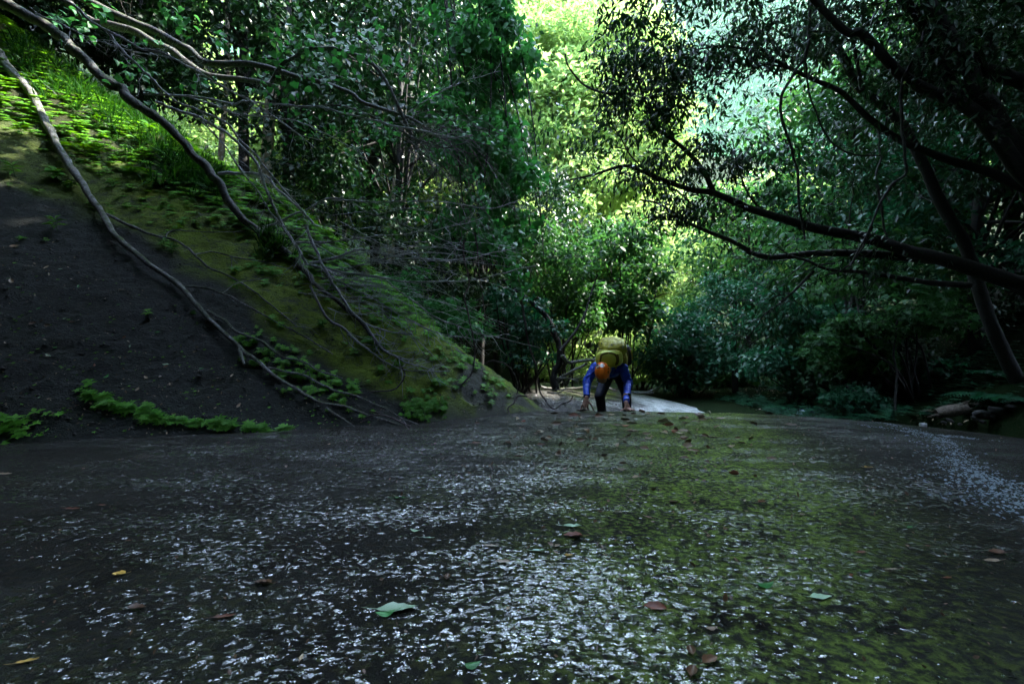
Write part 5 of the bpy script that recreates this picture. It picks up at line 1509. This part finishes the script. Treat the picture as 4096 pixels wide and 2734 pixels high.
o = b.build("bank_litter", M['dl_tan'], None); tag(o, "crumbs of dead leaf caught on the rock bank", "leaf litter", kind='stuff')

b = Buf()
for i in range(420):
    px = rng.uniform(0, 1500); py = rng.uniform(1000, 1760)
    if py < 950 + px * .42: continue
    p = surf(px, py); sprig_into(b, p, bank_normal(p), rng.uniform(.008, .022), 4, 1, OVAL if i % 2 else LOBED, rng.random())
o = b.build("seedlings", M['leaf_fresh'], None); tag(o, "tiny green seedlings dotted over the bare rock bank", "ground cover", kind='stuff')
# herbs and litter on the floor of the right bank and beyond the crest
b = Buf(); c2 = Buf()
for i in range(3000):
    x = rng.uniform(4.6, 13); y = rng.uniform(6.3, 15)
    z = float(np.maximum(floor_h(x, y), hump_h(x, y) if y < 13.5 else -9))
    n = np.array([0, 0, 1.0])
    if fbm(np.array([[x * .8, y * .8, 5.0]]), 2, 77)[0] > -.05 and z > -1.5 - .1 * (y > 9): sprig_into(b, np.array([x, y, z]), n, rng.uniform(.05, .13), 5, 2 if i % 2 else 1, LOBED if i % 3 else NARROW)
    elif i % 2: leaves(c2, HEX, np.array([[x, y, z + .01]]), rnd(1), np.array([[0, 0, 1.0]]) + .3 * rnd(1), rng.uniform(.03, .08), rng.random())
o = b.build("right_bank_herbs", M['leaf_cool'], None); tag(o, "dim herbs growing over the floor of the right bank", "ground cover", kind='stuff')
o = c2.build("right_bank_litter", M['dl_tan'], None); tag(o, "dead leaves scattered on the dark floor of the right bank", "leaf litter", kind='stuff')
# ---------------------------------------------------------------- the climber, bent forward with both hands on the crest
def capsules_mesh(name, caps, voxel, smooth_it=4, noise=0.0, nscale=20, seed=0, folds=None, cut=None):
    """one continuous skin grown over tapered capsules (voxel remesh of the overlapping shapes)"""
    b = Buf()
    for (p, q, r0, r1, *fl) in caps:
        p = np.asarray(p, float); q = np.asarray(q, float)
        d = q - p; L = np.linalg.norm(d); n = 12
        d = d / (L + 1e-9)
        ts = np.concatenate([-r0 * np.cos(np.linspace(0, np.pi / 2, 5)[:-1]), np.linspace(0, L, 5), L + r1 * np.sin(np.linspace(0, np.pi / 2, 5)[1:])])
        rs = np.concatenate([r0 * np.sin(np.linspace(0, np.pi / 2, 5)[:-1]) + 1e-4, np.linspace(r0, r1, 5), r1 * np.cos(np.linspace(0, np.pi / 2, 5)[1:]) + 1e-4])
        u = fl[0] if fl else (np.array([0, 0, 1.0]) if abs(d[2]) < .9 else np.array([1.0, 0, 0]))
        u = np.asarray(u, float); u = unit(u - d * (u @ d)); w = np.cross(d, u)
        fu = fl[1] if len(fl) > 1 else 1.0            # flattening along u
        a = np.arange(n) / n * 2 * np.pi
        V = p + d * ts[:, None, None] + (u * np.cos(a)[None, :, None] * fu + w * np.sin(a)[None, :, None]) * rs[:, None, None]
        base = b.n
        b.add(V.reshape(-1, 3), quads=grid_faces(len(ts), n, True))
        m = len(ts)
        b.t.append(np.array([[base, base + (j + 1) % n, base + j] for j in range(1, n - 1)])[:, [0, 1, 2]]); b.tt.append(np.full(n - 2, .5))
        e = base + (m - 1) * n
        b.t.append(np.array([[e, e + j, e + (j + 1) % n] for j in range(1, n - 1)])); b.tt.append(np.full(n - 2, .5))
    me = b.mesh(name)
    o = bpy.data.objects.new("tmp", me); COL.objects.link(o)
    md_ = o.modifiers.new("r", 'REMESH'); md_.mode = 'VOXEL'; md_.voxel_size = voxel; md_.use_smooth_shade = True
    if smooth_it:
        sm = o.modifiers.new("s", 'SMOOTH'); sm.factor = .5; sm.iterations = smooth_it
    dg = bpy.context.evaluated_depsgraph_get(); dg.update()
    out = bpy.data.meshes.new_from_object(o.evaluated_get(dg)); out.name = name
    bpy.data.objects.remove(o)
    co = np.zeros(len(out.vertices) * 3, np.float32); out.vertices.foreach_get("co", co); co = co.reshape(-1, 3).astype(float)
    no = np.zeros_like(co, dtype=np.float32); out.vertices.foreach_get("normal", no.ravel()) if False else None
    if noise or folds is not None:
        nr = np.zeros(len(co) * 3, np.float32); out.vertices.foreach_get("normal", nr); nr = nr.reshape(-1, 3)
        h = noise * fbm(co * nscale, 3, seed)
        if folds is not None: h = h + folds(co)
        co = co + nr * h[:, None]
        out.vertices.foreach_set("co", co.astype(np.float32).ravel()); out.update()
    out.polygons.foreach_set("use_smooth", np.ones(len(out.polygons), bool))
    out.materials.clear()
    return out

YP = 6.02
def gp(px, py, Y=YP): return at(px, py, Y)
# joints
head = gp(2411, 1484, 5.98)
neck = gp(2434, 1474, 6.20)
chest = gp(2440, 1468, 6.38)
belly = gp(2447, 1462, 6.60)
hips = gp(2452, 1478, 6.88)
shL = gp(2383, 1468, 6.22); elL = gp(2348, 1522, 6.12); wrL = gp(2346, 1590, 5.98)
shR = gp(2490, 1472, 6.24); elR = gp(2513, 1530, 6.20); wrR = gp(2507, 1600, 6.02)
hiL = gp(2434, 1486, 6.86); knL = gp(2398, 1582, 6.58); anL = gp(2424, 1668, 6.86)
hiR = gp(2476, 1488, 6.86); knR = gp(2503, 1570, 6.62); anR = gp(2520, 1672, 6.86)
def gz(p): return float(np.maximum(slab_h(p[0], p[1]), np.maximum(lower_h(p[0], p[1]), -1.7)))
for a_ in (anL, anR): a_[2] = max(gz(a_) + .09, -2)
toL = anL + np.array([-.02, -.17, .0]); toL[2] = gz(toL) + .04
toR = anR + np.array([.02, -.17, .0]); toR[2] = gz(toR) + .04

def hand_caps(wrist, palm_end, fingers, thumb):
    across = unit(np.cross(palm_end - wrist, np.array([0, -.5, 1.0])))
    c = [(wrist, wrist * .5 + palm_end * .5, .027, .034, np.array([0, -.6, 1.0]), .62), (wrist * .5 + palm_end * .5, palm_end, .036, .040, np.array([0, -.6, 1.0]), .45)]
    for root, mid, tip in fingers:
        c.append((palm_end * .4 + root * .6, root, .0115, .011)); c.append((root, mid, .0105, .0095)); c.append((mid, tip, .0095, .0075))
    r, m, t_ = thumb
    c.append((wrist * .6 + palm_end * .4, r, .018, .015)); c.append((r, m, .0135, .011)); c.append((m, t_, .011, .008))
    return c
def on(px, py, up=.012):
    p = hit(px, py, slab_h, 3, 7, .005); p[2] += up; return p
# hand on the left of the picture: palm raised, finger tips on the rock
tips = [on(2327, 1638), on(2333, 1641), on(2341, 1640), on(2349, 1637)]
for k, t_ in enumerate(tips): tips[k] = np.array([t_[0], t_[1], t_[2]])
palm = (wrL + np.mean(tips, 0)) / 2 + np.array([0, .0, .02]); 
def fing(roots, tips_, lift):
    out = []
    for r, t_ in zip(roots, tips_):
        m = (r + t_) / 2 + np.array([0, 0, lift]); out.append((r, m, t_))
    return out
LT = np.mean(tips, 0)
wrL = np.array([LT[0] + .035, LT[1] + .04, LT[2] + .155])
palm = np.array([LT[0] + .012, LT[1] + .012, LT[2] + .075])
rootsL = [palm + np.array([dx, -.004, dz]) for dx, dz in ((-.034, -.004), (-.012, .004), (.011, .004), (.032, -.002))]
tipsL = [palm + np.array([dx, dy, 0]) for dx, dy in ((-.062, -.02), (-.03, -.035), (.004, -.035), (.032, -.02))]
for t_ in tipsL: t_[2] = float(slab_z(np.array([t_[0]]), np.array([t_[1]]))[0]) + .009
thL = (palm + np.array([.042, .0, .03]), palm + np.array([.072, -.01, -.0]), palm + np.array([.105, -.02, -.03]))
thL[2][2] = float(slab_z(np.array([thL[2][0]]), np.array([thL[2][1]]))[0]) + .012
handL = hand_caps(wrL, palm, fing(rootsL, tipsL, .012), thL)
# hand on the right: flat, fingers spread to the right and back
RT_ = on(2508, 1640, 0)
wrR = np.array([RT_[0] - .005, RT_[1] + .03, RT_[2] + .105])
palmR = np.array([RT_[0] + .01, RT_[1] - .0, RT_[2] + .032])
rootsR = [palmR + np.array([dx, dy, -.004]) for dx, dy in ((.0, -.03), (.02, -.022), (.034, -.008), (.038, .012))]
tipsR = [palmR + np.array([dx, dy, 0]) for dx, dy in ((.012, -.105), (.052, -.092), (.082, -.055), (.088, -.005))]
for t_ in tipsR: t_[2] = float(slab_z(np.array([t_[0]]), np.array([t_[1]]))[0]) + .009
thR = (palmR + np.array([-.04, -.005, .0]), palmR + np.array([-.075, -.02, -.01]), palmR + np.array([-.1, -.04, -.02]))
thR[2][2] = float(slab_z(np.array([thR[2][0]]), np.array([thR[2][1]]))[0]) + .010
handR = hand_caps(wrR, palmR, fing(rootsR, tipsR, .008), thR)

hd = unit(np.array([0.0, -.55, -.6]))          # the way the crown of the head points: forward and a little down
body_caps = [
    (head + np.array([0, .03, -.02]), head + np.array([0, .02, -.10]), .085, .062),
    (head + np.array([.01, .03, 0]), neck, .06, .06), (neck, chest, .06, .10),
    (chest, belly, .13, .12), (belly, hips, .12, .14),
    (chest, shL, .09, .055), (chest, shR, .09, .055),
    (shL, elL, .048, .038), (elL, wrL, .037, .026), (shR, elR, .048, .038), (elR, wrR, .037, .026),
    (hips, hiL, .12, .09), (hips, hiR, .12, .09), (hiL, knL, .085, .055), (knL, anL, .052, .035), (hiR, knR, .085, .055), (knR, anR, .052, .035),
    (anL, toL, .04, .035), (anR, toR, .04, .035)] + handL + handR
face = head + np.array([0, .02, -.10])
body_caps += [(face + np.array([0, -.075, .0]), face + np.array([0, -.098, -.012]), .012, .009),      # nose
              (face + np.array([-.082, .0, .03]), face + np.array([-.086, .01, .0]), .014, .012), (face + np.array([.082, .0, .03]), face + np.array([.086, .01, .0]), .014, .012)]
person = thing("person", "person in blue jacket and navy trousers bent forward with hands on the rock crest", "person", (hips[0], hips[1] - .3, gz(hips)))
def child(me, name, mat, parent, origin=None):
    me.transform(Matrix.Translation([-float(v) for v in world_loc(parent)]))
    return link(name, me, M[mat], parent)
child(capsules_mesh("body", body_caps, .0065, 2), "body", 'skin', person)

# jacket: torso and sleeves, with wrinkles round the elbows
def lerp(a, b_, t): return a * (1 - t) + b_ * t
def jfold(co):
    h = np.zeros(len(co))
    for a, e, w in ((shL, elL, wrL), (shR, elR, wrR)):
        for p0, p1, amp in ((a, e, .7), (e, w, 1.0)):
            ax = unit(p1 - p0); rel = co - p0; t = rel @ ax; dist = np.linalg.norm(rel - t[:, None] * ax, axis=1)
            near = (dist < .09) & (t > -.03) & (t < np.linalg.norm(p1 - p0) + .03)
            q = co * 9
            h += near * amp * .0065 * np.sin(t * 120 + 5 * fbm(q, 2, 5) * 2 + rel[:, 0] * 60) * np.exp(-((np.abs(co - e).sum(1)) / .30) ** 2)
    return h
jac = [(chest, belly, .155, .15), (belly, hips * .5 + belly * .5, .15, .15), (neck, chest, .075, .12),
       (lerp(chest, shL, .2), shL, .11, .078), (lerp(chest, shR, .2), shR, .11, .078),
       (shL, elL, .076, .058), (elL, lerp(elL, wrL, .88), .058, .041), (shR, elR, .076, .058), (elR, lerp(elR, wrR, .9), .058, .043)]
child(capsules_mesh("jacket", jac, .009, 3, .006, 14, 31, jfold), "jacket", 'jacket', person)
for a, w, r in ((elL, wrL, .0425), (elR, wrR, .0445)):
    b = Buf(); p = lerp(a, w, .80); q = lerp(a, w, .93); P, R = smooth_path([p, (p + q) / 2, q], [r * .96, r, r * .97], 4); tube(b, P, R, 16, .05, 3)
    b.build("cuff", M['jacket'], person)
tro = [(hips, hips + np.array([0, -.12, .0]), .155, .13), (hips, hiL, .14, .11), (hips, hiR, .14, .11), (hiL, knL, .108, .076), (knL, lerp(knL, anL, .93), .074, .052), (hiR, knR, .108, .076), (knR, lerp(knR, anR, .93), .074, .054)]
child(capsules_mesh("trousers", tro, .010, 3, .009, 11, 33), "trousers", 'trousers', person)
for an, to in ((anL, toL), (anR, toR)):
    child(capsules_mesh("shoe", [(an + np.array([0, 0, -.02]), to, .052, .046), (an + np.array([0, .03, .04]), an + np.array([0, 0, -.03]), .05, .05)], .009, 2), "shoe", 'black', person)
child(capsules_mesh("hair", [(head + np.array([0, .06, .0]), head + np.array([0, .045, -.09]), .088, .066)], .01, 1, .006, 60, 4), "hair", 'hair', person)
# harness buckle and tag, chest straps
for p, q, r, nm, mt in [(gp(2385, 1505, 6.15), gp(2392, 1528, 6.2), .008, "harness_strap", 'pack_trim'), (gp(2392, 1528, 6.2), gp(2380, 1556, 6.25), .004, "hanging_cord", 'pack_trim')]:
    b = Buf(); P, R = smooth_path([p, (p + q) / 2 + np.array([.01, 0, 0]), q], [r, r * .9, r * .8], 5); tube(b, P, R, 6); b.build(nm, M[mt], person)
def box(buf, c, sx, sy, sz, R=None):
    v = np.array([(x, y, z) for x in (-.5, .5) for y in (-.5, .5) for z in (-.5, .5)]) * [sx, sy, sz]
    if R is not None: v = v @ np.asarray(R).T
    buf.add(v + np.asarray(c), quads=[(0, 1, 3, 2), (4, 6, 7, 5), (0, 4, 5, 1), (2, 3, 7, 6), (0, 2, 6, 4), (1, 5, 7, 3)])
b = Buf(); box(b, gp(2390, 1526, 6.08), .019, .01, .010); b.build("white_tag", M['white'], person, smooth=False)
b = Buf(); box(b, gp(2397, 1524, 6.1), .08, .02, .028); b.build("belt_buckle", M['black'], person, smooth=False)
# sleeve seam lines
# watch on the sleeve
wc = lerp(elR, wrR, .72); wd = unit(wrR - elR)
b = Buf(); P = np.array([wc - wd * .011, wc - wd * .009, wc + wd * .009, wc + wd * .011]); tube(b, P, np.array([.044, .0505, .0505, .044]), 18); wt = b.build("watch_strap", M['orange'], person)
wf = unit(np.array([.25, -1, .25])); wf = unit(wf - wd * (wf @ wd)); c0 = wc + wf * .054
b = Buf(); tube(b, np.array([c0 - wf * .008, c0 - wf * .007, c0 + wf * .007, c0 + wf * .008]), np.array([.018, .023, .023, .018]), 16); b.build("watch_face", M['black'], wt)

# ---- helmet
hel = thing("helmet", "orange climbing helmet with a round white sticker and dark vents on the bowed head", "helmet", head)
up = unit(np.array([.02, -.83, .55])); fwd = unit(np.array([-.05, -.5, -.85])); fwd = unit(fwd - up * (fwd @ up)); rt = np.cross(fwd, up)
if rt[0] < 0: rt = -rt
n1, n2 = 26, 44
th = np.linspace(0, math.radians(112), n1)[:, None]; ph = np.arange(n2)[None] / n2 * 2 * np.pi
ex = .104 + 0 * ph; ey = .131 + 0 * ph
sx = np.sin(th) * np.cos(ph); sy = np.sin(th) * np.sin(ph); sz = np.cos(th) + 0 * ph
ridge = 1 + .02 * np.cos(sx * 16) * (sz > -.3)
hc = head + np.array([0, .03, 0])
HV = hc + (rt * (sx * .101 * ridge)[..., None] + fwd * (sy * .126 * ridge)[..., None] + up * (sz * .108 * ridge)[..., None])
b = Buf(); b.add(HV.reshape(-1, 3), quads=grid_faces(n1, n2, True))
lip = HV[-1]; inn = hc + (HV[-1] - hc) * .93
b.add(np.vstack([lip, inn]), quads=grid_faces(2, n2, True))
b.build("shell", M['helmet'], hel)
def hp(x, y, out=.0015):
    """a point on the shell: x to the right, y toward the brow"""
    z = math.sqrt(max(0, 1 - (x / .101) ** 2 - (y / .126) ** 2)); p = np.array([x, y, z * .108])
    n = unit(np.array([x / .101 ** 2, y / .126 ** 2, z * .108 / .108 ** 2])); p = p + n * out
    return hc + rt * p[0] + fwd * p[1] + up * p[2]
def decal(name, pts, mat, out=.002, k=3):
    c = np.mean(pts, axis=0); V = [hp(c[0], c[1], out)]; n = len(pts)
    for j in range(1, k + 1):
        for p in pts: q = c + (np.array(p) - c) * j / k; V.append(hp(q[0], q[1], out))
    T = [(0, 1 + i, 1 + (i + 1) % n) for i in range(n)]; Q = [(1 + (j - 1) * n + i, 1 + j * n + i, 1 + j * n + (i + 1) % n, 1 + (j - 1) * n + (i + 1) % n) for j in range(1, k) for i in range(n)]
    bb = Buf(); bb.add(V, quads=Q, tris=T); return bb.build(name, M[mat], hel)
pix = lambda x, y: ((x - 2411) * 6.0 / F, (y - 1474) * 6.0 / F)        # spot on the helmet as the photo shows it
def rp(cx, cy, rx, ry, n=14, j=0.0, rot=0.0):
    cx, cy = pix(cx, cy); out = []
    for i in range(n):
        a = i / n * 6.283; r = 1 + j * math.sin(i * 2.6); x = math.cos(a) * rx * r; y = math.sin(a) * ry * r
        out.append((cx + x * math.cos(rot) - y * math.sin(rot), cy + x * math.sin(rot) + y * math.cos(rot)))
    return out
decal("round_sticker", rp(2404.5, 1467, .033, .031, 22, .06), 'white')
x0, y0 = pix(2389, 1465)
decal("badge_border", rp(2389.5, 1464.5, .021, .040, 4, 0, -.14 + math.pi / 4 * 0)[:], 'white') if False else None
def quad(cx, cy, w, h, rot):
    cx, cy = pix(cx, cy); o_ = []
    for sx_, sy_ in ((-1, -1), (0, -1), (1, -1), (1, 0), (1, 1), (0, 1), (-1, 1), (-1, 0)):
        x, y = sx_ * w / 2, sy_ * h / 2; o_.append((cx + x * math.cos(rot) - y * math.sin(rot), cy + x * math.sin(rot) + y * math.cos(rot)))
    return o_
decal("badge", quad(2389, 1465.5, .030, .074, .12), 'white', .002)
decal("badge_panel", quad(2388.6, 1458.5, .025, .034, .12), 'black', .0034)
decal("badge_foot", quad(2390.6, 1474.0, .023, .012, .12), 'black', .0034)
decal("badge_lines", quad(2388.9, 1466, .016, .006, .12), 'black', .0034)
for (cx, cy, rx, ry, ro) in [(2431, 1461, .010, .0125, 0), (2429, 1477, .006, .017, .25), (2428.5, 1490, .007, .017, .12), (2407, 1443.5, .015, .0035, .05), (2409, 1449, .011, .003, .05), (2414, 1456, .007, .0045, .1)]:
    decal("vent", rp(cx, cy, rx, ry, 12, 0, ro), 'black', .0018, 2)

# ---- backpack
pk = thing("backpack", "bulging olive yellow hiking backpack with a paler oval pocket on the bent climber's back", "backpack", gp(2450, 1440, 6.35))
def pillow(c, r, e, mat, name, parent, axes=None, n1=28, n2=48, wr=.02, seed=0, fs=9):
    """a stuffed fabric bag: superellipsoid with creases"""
    th = (np.linspace(0, np.pi, n1))[:, None]; ph = (np.arange(n2) / n2 * 2 * np.pi)[None]
    f = lambda v: np.sign(v) * np.abs(v) ** e
    V = np.stack([f(np.sin(th)) * f(np.cos(ph)), f(np.sin(th)) * f(np.sin(ph)), f(np.cos(th)) + 0 * ph], -1).reshape(-1, 3)
    d = unit(V)
    cr = fbm(V * np.array([2.2, 1.5, 1.0]) * 1.5 + seed, 4, seed); cr2 = -np.abs(fbm(V * fs * .35 + seed * 3, 3, seed + 5))
    V = V * (1 + wr * 1.6 * cr + wr * 1.8 * cr2)[:, None]
    V = V * np.asarray(r)
    if axes is not None: V = V @ np.asarray(axes)
    b = Buf(); b.add(V + np.asarray(c), quads=grid_faces(n1, n2, True))
    return b.build(name, M[mat], parent)
tilt = math.radians(-6); ca, sa = math.cos(tilt), math.sin(tilt)
AX = np.array([[ca, 0, -sa], [0, 1, 0], [sa, 0, ca]])
tx = math.radians(14)
AX2 = np.array([[1, 0, 0], [0, math.cos(tx), math.sin(tx)], [0, -math.sin(tx), math.cos(tx)]])
pillow(gp(2447, 1428, 6.50), (.190, .32, .165), .62, 'pack', "main_bag", pk, AX2 @ AX, wr=.035, seed=2)
lid = pillow(gp(2451, 1386, 6.36), (.182, .27, .122), .74, 'pack', "lid", pk, AX2 @ AX, wr=.075, seed=9, fs=14)
front = pillow(gp(2437, 1434, 6.16), (.180, .13, .120), .66, 'pack_light', "front_pocket", pk, AX, wr=.03, seed=5)
# ochre frame of webbing round the pale oval
b = Buf(); c = gp(2438, 1437, 6.165)
def arc(cx, cy, rx, rz, a0, a1, n=18): 
    a = np.linspace(a0, a1, n); return np.stack([cx + rx * np.cos(a), 0 * a, cy + rz * np.sin(a)], -1)
def ribbon(pts, w, nrm, mat, name, parent):
    pts = np.asarray(pts); tg = unit(np.gradient(pts, axis=0)); s = unit(np.cross(tg, np.asarray(nrm)))
    bb = Buf(); V = np.concatenate([pts - s * w / 2, pts + s * w / 2, pts + s * w / 2 + np.asarray(nrm) * .003, pts - s * w / 2 + np.asarray(nrm) * .003]); n = len(pts)
    Q = [(i, i + 1, n + i + 1, n + i) for i in range(n - 1)] + [(n + i, n + i + 1, 2 * n + i + 1, 2 * n + i) for i in range(n - 1)] + [(2 * n + i, 2 * n + i + 1, 3 * n + i + 1, 3 * n + i) for i in range(n - 1)] + [(3 * n + i, 3 * n + i + 1, i + 1, i) for i in range(n - 1)]
    bb.add(V, quads=Q); return bb.build(name, M[mat], parent)
PV = np.zeros((len(front.data.vertices), 3), np.float32).ravel(); front.data.vertices.foreach_get("co", PV); PV = PV.reshape(-1, 3) + world_loc(pk)
LV = np.zeros(len(lid.data.vertices) * 3, np.float32); lid.data.vertices.foreach_get("co", LV); LV = LV.reshape(-1, 3) + world_loc(pk)
def fy(x, z, VV=None, out=.004):
    VV = PV if VV is None else VV
    f = VV[VV[:, 1] < np.median(VV[:, 1])]; d2 = (f[:, 0] - x) ** 2 + (f[:, 2] - z) ** 2; i = np.argsort(d2)[:4]; w = 1 / (d2[i] + 1e-5)
    return float((f[i, 1] * w).sum() / w.sum()) - out
def face_path(pxy, VV=None, out=.005, n=5):
    P = [gp(x, y, 6.03 if VV is None else 6.15) for x, y in pxy]; P, _ = smooth_path(P, [1] * len(P), n)
    return np.array([[p[0], fy(p[0], p[2], VV, out), p[2]] for p in P])
ribbon(face_path([(2404, 1432), (2407, 1420), (2420, 1413), (2440, 1411), (2458, 1416), (2467, 1428), (2468, 1445), (2463, 1460)]), .026, (0, -1, 0), 'pack_trim', "webbing", pk)
ribbon(face_path([(2404, 1432), (2403, 1440), (2402, 1448)]), .022, (0, -1, 0), 'pack_trim', "webbing", pk)
ribbon(face_path([(2470, 1416), (2474, 1430), (2474, 1445), (2470, 1458)]), .014, (0, -1, 0), 'pack_trim', "webbing", pk)
ribbon(face_path([(2392, 1404), (2415, 1400), (2440, 1401), (2462, 1403), (2484, 1408)], PV, .008), .02, (0, -.7, .7), 'pack', "seam_flap", pk)
for px, py in [(2415, 1372), (2446, 1379), (2488, 1387), (2404, 1388)]:
    p = gp(px, py, 6.15); y = fy(p[0], p[2], LV, .006); bb = Buf()
    P, R = smooth_path([(p[0] - .003, y, p[2] + .014), (p[0] + .003, y - .008, p[2]), (p[0] + .0, y, p[2] - .016)], [.0045, .005, .0045], 4); tube(bb, P, R, 8); bb.build("gear_loop", M['grey_loop'], pk)
# dark side with compression straps and a side pocket
pillow(gp(2502, 1420, 6.68), (.058, .2, .16), .6, 'pack_dark', "side_panel", pk, AX, wr=.05, seed=12)
pillow(gp(2517, 1418, 6.75), (.035, .12, .10), .7, 'pack', "side_pocket", pk, AX, wr=.09, seed=14)
for pts, w in [([(2490, 1372), (2505, 1392), (2512, 1420), (2510, 1460)], .018), ([(2486, 1402), (2500, 1412), (2508, 1440), (2506, 1480)], .012), ([(2478, 1460), (2490, 1462), (2500, 1470)], .012)]:
    P, R = smooth_path([gp(x, y, 6.36 + .12 * i / len(pts)) for i, (x, y) in enumerate(pts)], [.006] * len(pts), 5); bb = Buf(); tube(bb, P, R, 6); bb.build("strap", M['pack_trim'], pk)
for p, q in ((gp(2392, 1455, 6.3), gp(2383, 1500, 6.22)), (gp(2484, 1462, 6.3), gp(2486, 1505, 6.3))):
    P, R = smooth_path([p, (p + q) / 2 + np.array([-.01, -.02, 0]), q], [.016, .015, .012], 5); bb = Buf(); tube(bb, P, R, 8); bb.build("shoulder_strap", M['pack_dark'], pk)

# ---------------------------------------------------------------- the air of the valley
b = Buf(); box(b, (70, 200, 140), 760, 440, 300)
hz = link("haze", b.mesh("haze", False), None); tag(hz, "thin pale air filling the valley", kind='stuff')
hm = bpy.data.materials.new("valley_air"); hm.use_nodes = True; ht = hm.node_tree; ht.nodes.clear()
ho = ht.nodes.new("ShaderNodeOutputMaterial"); hv = ht.nodes.new("ShaderNodeVolumePrincipled")
hv.inputs["Color"].default_value = (.85, .93, 1, 1); hv.inputs["Density"].default_value = .00012; hv.inputs["Anisotropy"].default_value = .2
ht.links.new(hv.outputs[0], ho.inputs["Volume"]); hz.data.materials.append(hm)
